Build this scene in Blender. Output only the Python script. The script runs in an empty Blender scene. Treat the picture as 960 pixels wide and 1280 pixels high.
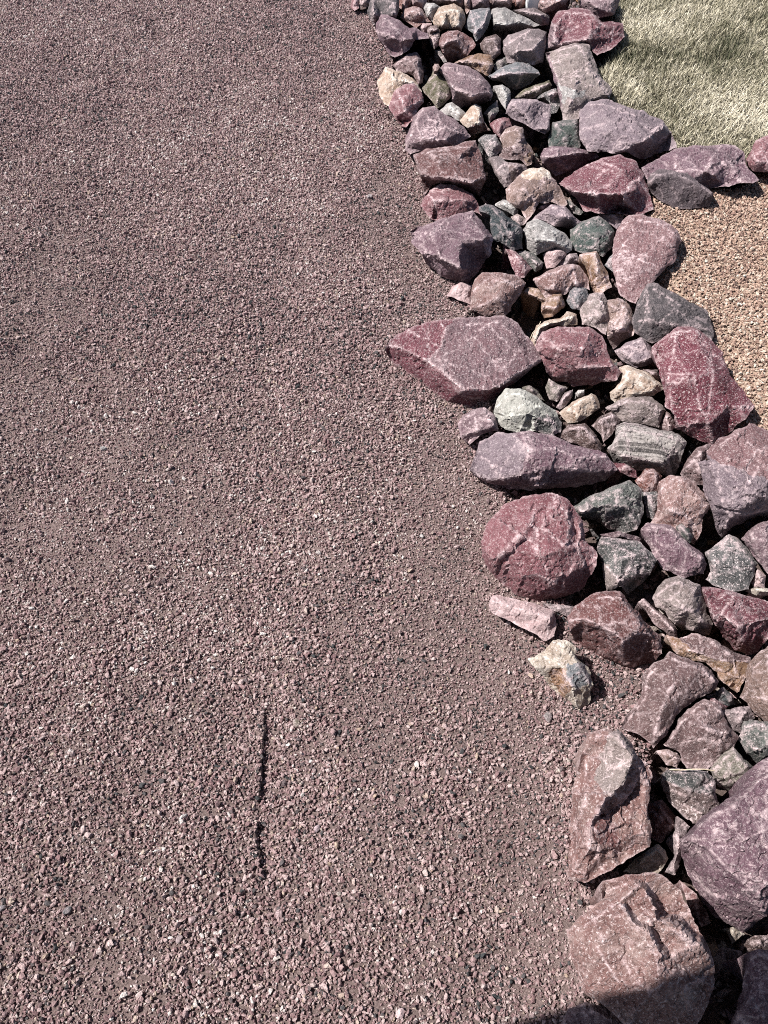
import bpy, math, random
import numpy as np
from mathutils import Vector, noise
from mathutils.geometry import delaunay_2d_cdt

# ------------------------------------------------------------------ camera, world, sun
S = bpy.context.scene
COL = S.collection
CAM_H, PITCH, FPX = 1.6, math.radians(56), 1280 * 26 / 36
cam = bpy.data.cameras.new('camera')
cam.sensor_fit = 'VERTICAL'; cam.sensor_height = 36; cam.sensor_width = 27; cam.lens = 26
cam.clip_start = 0.02; cam.clip_end = 500
cam_o = bpy.data.objects.new('camera', cam); COL.objects.link(cam_o)
cam_o.location = (0, 0, CAM_H); cam_o.rotation_euler = (math.pi / 2 - PITCH, 0, 0)
S.camera = cam_o

SUN_EL = math.radians(52)
SUN_AZ = math.atan2(-1.0, 0.12)                         # the sun stands to the left and a little beyond
w = bpy.data.worlds.new('World'); S.world = w; w.use_nodes = True
nt = w.node_tree; bg = nt.nodes['Background']
sky = nt.nodes.new('ShaderNodeTexSky'); sky.sky_type = 'NISHITA'; sky.sun_disc = False
sky.sun_elevation = SUN_EL; sky.sun_rotation = SUN_AZ
nt.links.new(sky.outputs[0], bg.inputs[0]); bg.inputs[1].default_value = 0.05
sun = bpy.data.lights.new('sun', 'SUN'); sun.energy = 5.0; sun.angle = math.radians(0.45); sun.color = (1.0, 0.96, 0.91)
sun_o = bpy.data.objects.new('sun', sun); COL.objects.link(sun_o)
ce = math.cos(SUN_EL)
SUN_D = Vector((-math.sin(SUN_AZ) * ce, -math.cos(SUN_AZ) * ce, -math.sin(SUN_EL)))
sun_o.rotation_euler = SUN_D.to_track_quat('-Z', 'Y').to_euler(); sun_o.location = (-3, 1, 5)
S.view_settings.view_transform = 'Standard'; S.view_settings.look = 'None'
S.view_settings.exposure = 0.93; S.view_settings.gamma = 1
S.cycles.use_denoising = False; S.cycles.filter_width = 1.0; S.cycles.max_bounces = 4; S.cycles.diffuse_bounces = 2

rng = np.random.default_rng(7); random.seed(7)
FW = np.array((0, math.cos(PITCH), -math.sin(PITCH))); UP = np.array((0, math.sin(PITCH), math.cos(PITCH)))
def ray(uv):
    uv = np.asarray(uv, float)
    return FPX * FW + (uv[..., 0:1] - 480) * np.array((1., 0, 0)) - (uv[..., 1:2] - 640) * UP
def at(uv, z):                                           # the point of the photograph's ray at height z
    d = ray(uv); z = np.asarray(z, float)
    t = (z - CAM_H) / d[..., 2]
    return d * t[..., None] + np.array((0, 0, CAM_H))
def tag(o, label=None, cat=None, group=None, kind=None):
    for k, v in (('label', label), ('category', cat), ('group', group), ('kind', kind)):
        if v: o[k] = v
    return o
def link(name, verts, faces, mat, smooth=False, origin=None, parent=None):
    me = bpy.data.meshes.new(name)
    verts = np.asarray(verts, np.float32)
    if origin is not None: verts = verts - np.asarray(origin, np.float32)
    faces = np.asarray(faces, np.int32); n = faces.shape[1]
    me.vertices.add(len(verts)); me.vertices.foreach_set('co', verts.ravel())
    me.loops.add(faces.size); me.loops.foreach_set('vertex_index', faces.ravel())
    me.polygons.add(len(faces)); me.polygons.foreach_set('loop_start', np.arange(0, faces.size, n, dtype=np.int32))
    me.polygons.foreach_set('use_smooth', np.full(len(faces), smooth))
    me.update(calc_edges=True); me.validate()
    if mat: me.materials.append(mat)
    o = bpy.data.objects.new(name, me); COL.objects.link(o)
    if origin is not None: o.location = origin
    if parent: o.parent = parent
    return o
def pip(p, poly):                                        # points in polygon
    x, y = p[:, 0], p[:, 1]; c = np.zeros(len(p), bool); j = len(poly) - 1
    for i in range(len(poly)):
        xi, yi = poly[i][:2]; xj, yj = poly[j][:2]
        if yi != yj: c ^= ((yi > y) != (yj > y)) & (x < (xj - xi) * (y - yi) / (yj - yi) + xi)
        j = i
    return c
def pdist(p, poly, closed=True):                         # distance to a polyline
    d = np.full(len(p), 1e9); n = len(poly)
    for i in range(n if closed else n - 1):
        a = np.array(poly[i][:2], float); b = np.array(poly[(i + 1) % n][:2], float); ab = b - a
        t = np.clip(((p - a) @ ab) / max(ab @ ab, 1e-12), 0, 1)
        d = np.minimum(d, np.linalg.norm(p - (a + t[:, None] * ab), axis=1))
    return d
def sstep(a, b, x):
    t = np.clip((x - a) / (b - a), 0, 1); return t * t * (3 - 2 * t)
def vnoise(p, scale, octv=3, seed=0.0):                  # fractal value noise by mathutils
    return np.array([noise.fractal(Vector((a * scale + seed, b * scale - seed, c * scale + 2 * seed)), 1.0, 2.0, octv) for a, b, c in p])

# ------------------------------------------------------------------ materials
class N:
    def __init__(s, name):
        s.m = bpy.data.materials.new(name); s.m.use_nodes = True; s.t = s.m.node_tree
        s.b = s.t.nodes['Principled BSDF']
    def n(s, typ, **kw):
        x = s.t.nodes.new(typ)
        for k, v in kw.items(): setattr(x, k, v)
        return x
    def l(s, a, b): s.t.links.new(a, b)
    def noise(s, vec, scale, detail=4, rough=.6, dist=0):
        x = s.n('ShaderNodeTexNoise'); s.l(vec, x.inputs['Vector'])
        x.inputs['Scale'].default_value = scale; x.inputs['Detail'].default_value = detail
        x.inputs['Roughness'].default_value = rough; x.inputs['Distortion'].default_value = dist
        return x.outputs['Fac']
    def ramp(s, fac, stops, interp='LINEAR'):
        x = s.n('ShaderNodeValToRGB'); s.l(fac, x.inputs[0]); e = x.color_ramp.elements; x.color_ramp.interpolation = interp
        while len(e) < len(stops): e.new(.5)
        for q, (p, c) in zip(e, stops):
            q.position = p; q.color = (c, c, c, 1) if isinstance(c, (int, float)) else (*c, 1)
        return x.outputs[0]
    def mix(s, fac, a, b, mode='MIX'):
        x = s.n('ShaderNodeMix', data_type='RGBA', blend_type=mode)
        for sock, v in ((x.inputs[0], fac), (x.inputs[6], a), (x.inputs[7], b)):
            if isinstance(v, (int, float)): sock.default_value = v
            elif isinstance(v, tuple): sock.default_value = (*v, 1)
            else: s.l(v, sock)
        return x.outputs[2]
    def math(s, op, a, b=0.0, clamp=False):
        x = s.n('ShaderNodeMath', operation=op, use_clamp=clamp)
        for sock, v in ((x.inputs[0], a), (x.inputs[1], b)):
            if isinstance(v, (int, float)): sock.default_value = v
            else: s.l(v, sock)
        return x.outputs[0]
    def bump(s, h, strength, dist, prev=None):
        x = s.n('ShaderNodeBump'); x.inputs['Strength'].default_value = strength; x.inputs['Distance'].default_value = dist
        s.l(h, x.inputs['Height'])
        if prev: s.l(prev, x.inputs['Normal'])
        return x.outputs[0]
    def done(s, col, rough=.85, normal=None, spec=.25):
        if isinstance(col, tuple): s.b.inputs['Base Color'].default_value = (*col, 1)
        else: s.l(col, s.b.inputs['Base Color'])
        s.b.inputs['Roughness'].default_value = rough; s.b.inputs['Specular IOR Level'].default_value = spec
        if normal: s.l(normal, s.b.inputs['Normal'])
        return s.m

def rock_mat(name, c1, c2, c3, vein=.2, speck=.32, crust=.22, band=0, edge=.42, veincol=(.62, .51, .52), speckcol=(.64, .57, .57), patch=.4, dark=.3, grain=.38, bump=.8, stretch=3.2):
    k = N(name); c1, c2, c3 = (tuple(.52 * q for q in c) for c in (c1, c2, c3))
    tc = k.n('ShaderNodeTexCoord').outputs['Object']; oi = k.n('ShaderNodeObjectInfo').outputs['Random']
    off = k.n('ShaderNodeVectorMath', operation='MULTIPLY_ADD'); k.l(oi, off.inputs[0])
    off.inputs[1].default_value = (37, 53, 71); k.l(tc, off.inputs[2]); v = off.outputs[0]
    # strata direction differs from rock to rock
    rot = k.n('ShaderNodeVectorRotate', rotation_type='EULER_XYZ'); k.l(v, rot.inputs['Vector'])
    rv = k.n('ShaderNodeVectorMath', operation='SCALE'); rv.inputs[0].default_value = (3, 5, 4); k.l(oi, rv.inputs['Scale']); k.l(rv.outputs[0], rot.inputs['Rotation'])
    st = k.n('ShaderNodeVectorMath', operation='MULTIPLY'); k.l(rot.outputs[0], st.inputs[0]); st.inputs[1].default_value = (1, 1, stretch); sv = st.outputs[0]
    col = k.ramp(k.noise(sv, 7, 7, .62, .4), [(.32, c1), (.52, c2), (.72, tuple(.5 * a + .5 * b for a, b in zip(c2, c3)))])
    col = k.mix(k.math('MULTIPLY', k.ramp(k.noise(v, 13, 5, .65, .8), [(.5, 0), (.66, 1)]), patch), col, c3)
    if band:                                             # bedding seen edge-on
        bm_ = k.n('ShaderNodeVectorMath', operation='MULTIPLY'); k.l(tc, bm_.inputs[0]); bm_.inputs[1].default_value = (2.2, 30, 6)
        sh = k.n('ShaderNodeVectorMath', operation='DOT_PRODUCT'); k.l(tc, sh.inputs[0]); sh.inputs[1].default_value = (.22, 1, 0)
        cx = k.n('ShaderNodeCombineXYZ'); k.l(k.math('MULTIPLY', sh.outputs['Value'], 48), cx.inputs[0])
        wob = k.noise(tc, 8, 3); k.l(k.math('MULTIPLY', wob, 1.2), cx.inputs[1])
        col = k.mix(band, col, k.ramp(k.noise(cx.outputs[0], 1.0, 4, .65), [(.40, c1), (.46, c2), (.50, c3), (.55, c3), (.58, c1), (.66, c2)]))
    # mineral grain, dark flecks, pale flecks
    g = k.noise(v, 170, 3, .7)
    col = k.mix(grain, col, k.ramp(g, [(.34, .33), (.5, .5), (.66, .68)]), 'OVERLAY')
    col = k.mix(grain * .9, col, k.ramp(k.noise(v, 30, 6, .72, .3), [(.36, .36), (.5, .5), (.64, .66)]), 'OVERLAY')
    col = k.mix(k.math('MULTIPLY', k.ramp(k.noise(v, 90, 4, .75), [(.58, 0), (.68, 1)]), dark), col, tuple(.3 * a for a in c1))
    col = k.mix(k.math('MULTIPLY', k.ramp(k.noise(v, 190, 3, .8, .5), [(.57, 0), (.61, 1)]), speck), col, speckcol)
    col = k.mix(k.math('MULTIPLY', k.ramp(k.noise(v, 420, 2, .7), [(.60, 0), (.66, 1)]), .3), col, speckcol)
    # thin pale veins along a distorted crack net
    dn = k.n('ShaderNodeTexNoise'); k.l(v, dn.inputs['Vector']); dn.inputs['Scale'].default_value = 16; dn.inputs['Detail'].default_value = 5
    dv = k.n('ShaderNodeVectorMath', operation='MULTIPLY_ADD'); k.l(dn.outputs['Color'], dv.inputs[0]); dv.inputs[1].default_value = (.12, .12, .12); k.l(v, dv.inputs[2])
    vo = k.n('ShaderNodeTexVoronoi', feature='DISTANCE_TO_EDGE'); k.l(dv.outputs[0], vo.inputs['Vector']); vo.inputs['Scale'].default_value = 10
    vm = k.math('MULTIPLY', k.ramp(vo.outputs['Distance'], [(0, 1), (.012, .7), (.04, 0)]), k.ramp(k.noise(v, 9, 3), [(.45, 0), (.6, 1)]))
    col = k.mix(k.math('MULTIPLY', vm, vein), col, veincol)
    # pale crust and battered edges
    cr = k.math('MULTIPLY', k.ramp(k.noise(v, 10, 8, .72, .3), [(.52, 0), (.62, 1)]), k.ramp(k.noise(v, 85, 6, .8, .6), [(.52, 0), (.56, 1)]))
    col = k.mix(k.math('MULTIPLY', cr, crust), col, veincol)
    rg = k.n('ShaderNodeAttribute', attribute_name='ridge').outputs['Fac']
    col = k.mix(k.math('MULTIPLY', k.math('MULTIPLY', rg, k.ramp(k.noise(v, 70, 4, .75), [(.45, .03), (.57, 1)])), min(1, edge * 1.7)), col, veincol)
    pt = k.n('ShaderNodeNewGeometry').outputs['Pointiness']
    col = k.mix(k.math('MULTIPLY', k.math('MULTIPLY', k.ramp(pt, [(.515, 0), (.58, 1)]), k.ramp(k.noise(v, 45, 4, .7), [(.35, .15), (.6, 1)])), edge), col, veincol)
    hv = k.n('ShaderNodeHueSaturation'); k.l(col, hv.inputs['Color']); hv.inputs['Saturation'].default_value = 1.2
    k.l(k.math('MULTIPLY_ADD', oi, .24), hv.inputs['Value']); hv.inputs['Value'].links[0].from_node.inputs[2].default_value = .9
    b = k.bump(k.noise(sv, 24, 10, .66, .3), bump, .010)
    b = k.bump(k.noise(v, 190, 4, .75), bump, .0028, b)
    b = k.bump(k.ramp(vo.outputs['Distance'], [(0, 0), (.05, 1)]), .35, .004, b)
    return k.done(hv.outputs[0], .82, b, .3)

M = {}
def RM(n, *a, **k): M[n] = rock_mat(n, *a, **k)
RM('mauve', (.13, .085, .10), (.22, .15, .17), (.30, .22, .235))
RM('purple', (.12, .075, .093), (.20, .125, .153), (.28, .20, .232), crust=.55, vein=.25)
RM('lilac', (.17, .13, .15), (.26, .205, .232), (.34, .285, .305), crust=.3, vein=.2)
RM('maroon', (.10, .035, .045), (.175, .068, .085), (.22, .105, .12), speck=.4, vein=.25)
RM('maroon_speck', (.11, .03, .04), (.17, .06, .078), (.22, .10, .115), speck=.5, vein=.25, crust=.1)
RM('rose', (.17, .075, .085), (.245, .12, .135), (.29, .16, .172), vein=.2)
RM('slab', (.14, .09, .10), (.195, .128, .142), (.23, .125, .138), vein=.12, crust=.2, speck=.4)
RM('pink_granite', (.17, .095, .09), (.29, .18, .17), (.46, .36, .34), stretch=5, speck=.5, dark=.6, patch=.6)
RM('pink_slab', (.20, .12, .128), (.25, .152, .16), (.285, .187, .19), vein=.15, crust=.1, speck=.4, patch=.2)
RM('pale_pink', (.46, .325, .33), (.60, .45, .455), (.70, .58, .575), crust=.3)
RM('tan_pink', (.17, .115, .10), (.28, .20, .18), (.38, .27, .235), dark=.6, patch=.7, crust=.5)
RM('brown_maroon', (.10, .048, .047), (.17, .083, .082), (.26, .145, .14), vein=.35)
RM('brown_purple', (.11, .07, .072), (.17, .11, .112), (.22, .155, .15), crust=.35)
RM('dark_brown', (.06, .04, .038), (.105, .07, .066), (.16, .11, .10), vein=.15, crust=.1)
RM('orange_rust', (.20, .115, .075), (.33, .21, .145), (.44, .34, .275), patch=.7, dark=.5)
RM('cream_rust', (.29, .19, .13), (.46, .385, .33), (.58, .53, .48), patch=.7, dark=.7, speck=.5, veincol=(.7, .66, .6))
RM('cream', (.36, .245, .185), (.52, .40, .33), (.64, .54, .47), dark=.7, patch=.6, veincol=(.72, .68, .64))
RM('white_green', (.28, .28, .255), (.45, .445, .41), (.57, .555, .515), dark=.9, patch=.6, veincol=(.68, .67, .63))
RM('white_grey', (.19, .182, .18), (.37, .35, .345), (.52, .49, .48), dark=.9, speck=.6, patch=.7, veincol=(.7, .68, .66))
RM('grey_granite', (.085, .087, .09), (.15, .15, .152), (.23, .228, .225), speck=.8, dark=.8, vein=.15, crust=.2)
RM('blue_grey', (.10, .11, .125), (.19, .20, .215), (.30, .305, .315), dark=.6, crust=.4)
RM('green_grey', (.07, .077, .073), (.12, .13, .122), (.20, .205, .19), crust=.25, vein=.25)
RM('dark_green', (.035, .052, .048), (.068, .092, .086), (.12, .14, .12), crust=.12, vein=.25, speck=.2)
RM('blue_black', (.018, .028, .033), (.034, .05, .058), (.075, .095, .095), crust=.12, vein=.3, edge=.3, speck=.15)
RM('black_white', (.024, .026, .027), (.055, .058, .058), (.22, .22, .215), crust=.9, vein=.5, patch=.7, speck=.5)
RM('black_pink', (.06, .06, .062), (.22, .17, .165), (.36, .25, .235), crust=1, patch=.8, dark=1, speck=.7)
RM('olive', (.07, .065, .035), (.125, .115, .07), (.19, .18, .12), crust=.15, vein=.1)
RM('olive_grey', (.12, .11, .09), (.19, .18, .15), (.26, .24, .205), crust=.3)
RM('slate', (.06, .053, .057), (.092, .08, .086), (.15, .135, .14), vein=.3, crust=.25, speck=.15)
RM('slate_purple', (.068, .053, .06), (.092, .071, .08), (.115, .093, .102), vein=.08, crust=.04, speck=.1, patch=.2, edge=.2, grain=.3)
RM('grey_pink', (.17, .135, .13), (.29, .24, .23), (.42, .36, .345), dark=.6, crust=.5, vein=.5, patch=.6)
RM('grey_mauve', (.14, .11, .115), (.22, .18, .185), (.31, .26, .265), dark=.4, crust=.35)
RM('banded', (.085, .077, .075), (.22, .20, .19), (.52, .48, .46), band=1, crust=.1, vein=.05, dark=.3, grain=.3)
RM('red_brown', (.12, .045, .035), (.19, .08, .065), (.25, .13, .11))

# ------------------------------------------------------------------ the ground
def px(s): return [tuple(float(q) for q in t.split(',')) for t in s.split()]
BED = px("455,-40 490,60 492,110 520,150 538,200 545,250 540,300 565,345 600,372 570,420 590,470 610,505 615,560 628,600 636,660 655,730 700,760 722,790 745,800 760,825 812,826 800,860 805,900 795,930 765,990 745,1090 735,1140 735,1220 720,1290 700,1400 1090,1400 1090,1100 1080,900 1060,750 1000,640 940,590 905,548 880,520 850,430 830,392 800,360 785,310 795,250 830,215 820,190 760,150 735,110 760,60 745,-40")
TAN = px("795,235 850,215 900,240 950,215 1500,180 2200,640 2200,1400 1090,1400 1090,1100 1080,900 1060,750 1000,640 940,590 905,548 880,520 850,430 830,392 800,360 785,310")
LAWN = px("745,-60 760,60 735,110 760,150 820,190 850,215 900,240 950,215 1200,180 1500,120 1300,-60")
def to_ground(poly): return [tuple(p[:2]) for p in at(np.array(poly), np.zeros(len(poly)))]
BEDW, TANW, LAWNW = to_ground(BED), to_ground(TAN), to_ground(LAWN)
LEDGE = to_ground(px("333,880 330,905 327,950 325,985 321,1010 322,1040 324,1070 330,1092 338,1105"))
def ground_z(p):
    z = np.zeros(len(p))
    q3 = np.c_[p, np.zeros(len(p))]
    z += .010 * vnoise(q3, 2.2, 3, 1.7) + .004 * vnoise(q3, 9, 3, 5.1)
    z += .016 * vnoise(q3 * np.array((3.6, .55, 1)), 1, 2, 3.9)      # faint lengthwise wheel tracks
    # shallow wheel print with an upright left lip
    d = pdist(p, LEDGE, False); lx = np.interp(p[:, 1], [q[1] for q in LEDGE][::-1], [q[0] for q in LEDGE][::-1])
    side = p[:, 0] - lx + .005 * vnoise(np.c_[p[:, 1], p[:, 1] * 0, p[:, 1] * 0], 45, 3, 2.2)
    y0, y1 = LEDGE[-1][1], LEDGE[0][1]
    m = sstep(y0 - .01, y0 + .05, p[:, 1]) * (1 - sstep(y1 - .05, y1 + .01, p[:, 1]))
    gap = 1 - .95 * np.exp(-((p[:, 1] - LEDGE[4][1]) / .022) ** 2)
    z += m * gap * np.where(side < 0, .006 * np.exp(-np.abs(side) / .06), -.012 * np.exp(-np.maximum(side, 0) / .035))
    inn = pip(p, BEDW); db = pdist(p, BEDW)
    z += np.where(inn, 0, .012 * np.exp(-db / .05))
    for W_, up_ in ((TANW, .055), (LAWNW, .055)):        # both lie a little higher than the drive
        z = z + np.where(pip(p, W_), up_ * sstep(0, .07, pdist(p, W_)), 0)
    z = z - np.where(inn, .08 * sstep(.0, .09, db), 0)
    return z
def coords(a, b, step, far):
    c = list(np.arange(a, b + 1e-6, step)); s = step
    lo, hi = [a], [b]
    while lo[-1] > -far: s *= 1.5; lo.append(lo[-1] - s)
    s = step
    while hi[-1] < far: s *= 1.5; hi.append(hi[-1] + s)
    return np.array(lo[1:][::-1] + c + hi[1:])
gx, gy = coords(-2.6, 3.0, .0125, 90), coords(-.5, 5.2, .0125, 90)
gx = np.unique(np.r_[gx, np.arange(-.32, -.16, .003)])
GX, GY = np.meshgrid(gx, gy); P = np.c_[GX.ravel(), GY.ravel()]
nearm = (np.abs(P[:, 0]) < 3.2) & (P[:, 1] > -.7) & (P[:, 1] < 5.4)
z = np.zeros(len(P)); z[nearm] = ground_z(P[nearm])
ii = np.arange(len(P)).reshape(len(gy), len(gx))
quads = np.stack([ii[:-1, :-1], ii[:-1, 1:], ii[1:, 1:], ii[1:, :-1]], -1).reshape(-1, 4)

def soil(name, a, b, c, sc=1):
    k = N(name); v = k.n('ShaderNodeTexCoord').outputs['Object']
    col = k.ramp(k.noise(v, 260 * sc, 4, .75), [(.3, a), (.5, b), (.7, c)])
    col = k.mix(.35, col, k.ramp(k.noise(v, 5, 5, .6), [(.35, .38), (.65, .62)]), 'OVERLAY')
    bb = k.bump(k.noise(v, 190 * sc, 5, .8), 1, .008)
    return k.done(col, .95, k.bump(k.noise(v, 620, 3, .7), .8, .003, bb), .15)
GM = [soil('drive_grit', (.10, .072, .067), (.21, .153, .145), (.36, .28, .265)),
      soil('bed_soil', (.07, .05, .045), (.13, .095, .085), (.20, .15, .135)),
      soil('tan_grit', (.24, .16, .12), (.42, .31, .24), (.58, .46, .37)),
      soil('lawn_soil', (.07, .06, .045), (.13, .115, .09), (.2, .18, .14))]
ground = link('ground', np.c_[P, z], quads, None, True); tag(ground, kind='structure', label='mauve crushed gravel driveway ground running past the stone border')
for m in GM: ground.data.materials.append(m)
fc = P[quads].mean(1)
mi = np.zeros(len(quads), np.int32)
mi[pip(fc, BEDW) & (pdist(fc, BEDW) > .02)] = 1
mi[pip(fc, TANW)] = 2; mi[pip(fc, LAWNW)] = 3
ground.data.polygons.foreach_set('material_index', mi)

# ------------------------------------------------------------------ rocks
VIEWS = dict(A=(440, 0, 6), B=(560, 0, 6), C=(480, 90, 6), D=(580, 90, 6), E=(580, 170, 6), F=(600, 240, 6), G=(600, 320, 4.8), H=(660, 430, 4.8),
             I=(780, 560, 5.333), J=(790, 720, 5.647), K=(790, 860, 5.647), L=(760, 1000, 4.8), M=(800, 1120, 6), N=(780, 140, 5.333), O=(640, 0, 6),
             P=(820, 200, 5.82), Q1=(440, 0, 3.692), Q2=(660, 0, 3.2), Q3=(480, 170, 3.692), Q4=(640, 180, 3.692), Q5=(470, 340, 3.692), Q6=(650, 340, 3.097),
             Q7=(570, 500, 3.692), Q8=(740, 500, 4.364), R1=(590, 600, 3.692), R2=(760, 640, 4.8), R3=(640, 740, 3.692), R4=(760, 800, 4.8), R5=(690, 890, 3.692), R6=(690, 1060, 3.556))
GROUP = 'rocks of the loose stone border'
def parse(s, view):
    ox, oy, sc = VIEWS[view]; out = []
    for t in s.split():
        xy, _, h = t.partition('/'); x, y = (float(q) for q in xy.split(','))
        out.append((ox + x / sc, oy + y / sc, float(h) if h else None))
    return out
SP = 2.0
def tri_interp(q, V, T, Hh):
    out = np.full(len(q), np.nan)
    for a, b, c in T:
        A, B, C_ = V[a], V[b], V[c]
        d = (B[0]-A[0])*(C_[1]-A[1]) - (C_[0]-A[0])*(B[1]-A[1])
        if abs(d) < 1e-9: continue
        l1 = ((B[0]-q[:, 0])*(C_[1]-q[:, 1]) - (C_[0]-q[:, 0])*(B[1]-q[:, 1])) / d
        l2 = ((C_[0]-q[:, 0])*(A[1]-q[:, 1]) - (A[0]-q[:, 0])*(C_[1]-q[:, 1])) / d
        l3 = 1 - l1 - l2
        m = (l1 > -1e-6) & (l2 > -1e-6) & (l3 > -1e-6)
        out[m] = (l1*Hh[a] + l2*Hh[b] + l3*Hh[c])[m]
    return out
NR = 0
def rock(view, mat, label, outline, inner='', H=10, z=0, name=None, rough=1.0, facets=1.0, smooth=1, cat='rock', group=GROUP, zones=(), snap=.5):
    """one rock: its seen surface is a faceted relief with real heights, its sides go down into the bed"""
    global NR; NR += 1
    r = np.random.default_rng(100 + NR); seed = NR * 3.17
    H *= .0080; z0 = z * .01
    ol = parse(outline, view); ox, oy, sc = VIEWS[view]
    o = np.array([(a, b) for a, b, _ in ol])
    lo, hi = o.min(0), o.max(0); cen = (lo + hi) / 2; half = np.maximum((hi - lo) / 2, 1)
    area2 = np.sum(o[:, 0] * np.roll(o[:, 1], -1) - np.roll(o[:, 0], -1) * o[:, 1])
    if area2 < 0: ol = ol[::-1]; o = o[::-1]
    up = (cen[1] - o[:, 1]) / half[1]; rt = (o[:, 0] - cen[0]) / half[0]
    hh = np.array([h if h is not None else .68 + .17 * u - .05 * max(x, 0) + .22 * min(x, 0) for (a, b, h), u, x in zip(ol, up, rt)])
    hh = np.clip(hh, .02 if z0 >= 0 else -.3, 1)
    # coarse facets
    pts = [tuple(p) for p in o]; hs = list(hh); edges = [(i, (i + 1) % len(o)) for i in range(len(o))]
    for chain in [c for c in inner.split(';') if c.strip()]:
        prev = None
        for x, y, h in parse(chain, view):
            d = [math.hypot(x - a, y - b) for a, b in pts]; j = int(np.argmin(d))
            if d[j] > 1.2:
                if h is None: h = .9
                if not pip(np.array([(x, y)]), o)[0]: prev = None; continue
                pts.append((x, y)); hs.append(h); j = len(pts) - 1
            if prev is not None and prev != j and not (abs(prev - j) == 1 and max(prev, j) < len(o)): edges.append((prev, j))
            prev = j
    cv, _, cf, ov, _, _ = delaunay_2d_cdt([Vector(p) for p in pts], edges, [], 0, 1e-4)
    CV = np.array([tuple(v) for v in cv]); PT = np.array(pts); HS = np.array(hs)
    CH = np.array([HS[q[0]] if q else HS[np.argsort(np.linalg.norm(PT - c, axis=1))[:3]].mean() for q, c in zip(ov, CV)])
    # fine outline with a broken edge
    fo, fh = [], []
    n = len(o)
    for i in range(n):
        a, b = o[i], o[(i + 1) % n]; L = np.linalg.norm(b - a); k = max(1, int(round(L / SP)))
        nrm = np.array((b[1] - a[1], a[0] - b[0])) / max(L, 1e-6)
        for j in range(k):
            t = j / k; p = a + (b - a) * t
            w = noise.fractal(Vector((p[0] * .07, p[1] * .07, seed)), 1., 2., 4) * min(2.2, .02 * half.min() * 2 + .6) * rough
            fo.append(p + nrm * w); fh.append(hh[i] * (1 - t) + hh[(i + 1) % n] * t)
    fo = np.array(fo); fh = np.array(fh); nb = len(fo)
    gx_ = np.arange(lo[0], hi[0], SP); gy_ = np.arange(lo[1], hi[1], SP * .87)
    X, Y = np.meshgrid(gx_, gy_); X = X + (np.arange(len(gy_)) % 2)[:, None] * SP / 2
    q = np.c_[X.ravel(), Y.ravel()] + r.uniform(-.3, .3, (X.size, 2)) * SP
    q = q[pip(q, fo)]; q = q[pdist(q, fo) > SP * .55] if len(q) else q
    segs = [(PT[i], PT[j]) for i, j in edges[n:]]; cp, ce_ = [], []
    for a, b in segs:
        L = np.linalg.norm(b - a); k = max(2, int(round(L / SP))); t = np.linspace(0, 1, k + 1)
        nr_ = np.array((b[1] - a[1], a[0] - b[0])) / max(L, 1e-6)
        w = np.array([noise.fractal(Vector((*(a + (b - a) * u), seed)) * .09, 1., 2., 4) for u in t]) * min(3.0, .09 * L) * np.sin(np.pi * t) * rough
        pl = a + (b - a) * t[:, None] + nr_ * w[:, None]
        ok = pip(pl, fo) & (pdist(pl, fo) > SP * .6); run = None
        for p_, g_ in zip(pl, ok):
            if not g_: run = None; continue
            hit = [i for i, c_ in enumerate(cp) if (c_[0] - p_[0]) ** 2 + (c_[1] - p_[1]) ** 2 < .5]
            j = hit[0] if hit else len(cp)
            if not hit: cp.append(p_)
            if run is not None and run != j: ce_.append((run, j))
            run = j
    cp = np.array(cp).reshape(-1, 2)
    if len(cp) and len(q):
        dm = np.array([((cp - p_) ** 2).sum(1).min() for p_ in q]); q = q[dm > (SP * .6) ** 2]
    allp = np.vstack([fo, cp, q]); h0 = tri_interp(allp, CV, cf, CH); h0[:nb] = fh
    bad = np.isnan(h0)
    if bad.any():
        good = np.where(~bad)[0]
        for i in np.where(bad)[0]: h0[i] = h0[good[np.argmin(((allp[good] - allp[i]) ** 2).sum(1))]]
    fv, _, ff, fov, _, _ = delaunay_2d_cdt([Vector(p) for p in allp], [(i, (i + 1) % nb) for i in range(nb)] + [(a + nb, b + nb) for a, b in ce_], [], 1, 1e-5)
    FV = np.array([tuple(v) for v in fv]); FH = np.array([h0[s[0]] if s else np.nan for s in fov])
    for i in np.where(np.isnan(FH))[0]: FH[i] = h0[np.argmin(((allp - FV[i]) ** 2).sum(1))]
    T = np.array([f for f in ff if len(f) == 3], int)
    a = FV[T[:, 0]]; b = FV[T[:, 1]]; c = FV[T[:, 2]]
    s = (b[:, 0]-a[:, 0])*(c[:, 1]-a[:, 1]) - (c[:, 0]-a[:, 0])*(b[:, 1]-a[:, 1])
    T[s > 0] = T[s > 0][:, ::-1]                         # image y runs down: turn the faces up
    V = at(FV, z0 + FH * H); nv = len(V)
    # boundary loop in order
    first = {}
    for i, srcs in enumerate(fov):
        for sidx in srcs: first.setdefault(sidx, i)
    ring = []
    for i in range(nb):
        j = first.get(i)
        if j is not None and (not ring or ring[-1] != j): ring.append(j)
    ring = np.array(ring); isb = np.zeros(nv, bool); isb[ring] = True
    E = np.unique(np.sort(np.vstack([T[:, :2], T[:, 1:], T[:, ::2]]), 1), axis=0)
    deg = np.zeros(nv); np.add.at(deg, E[:, 0], 1); np.add.at(deg, E[:, 1], 1)
    def relax(W, it, lam=.6):
        for _ in range(it):
            acc = np.zeros_like(W); np.add.at(acc, E[:, 0], W[E[:, 1]]); np.add.at(acc, E[:, 1], W[E[:, 0]])
            W = np.where(isb[:, None], W, W + lam * (acc / np.maximum(deg, 1)[:, None] - W))
        return W
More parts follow.
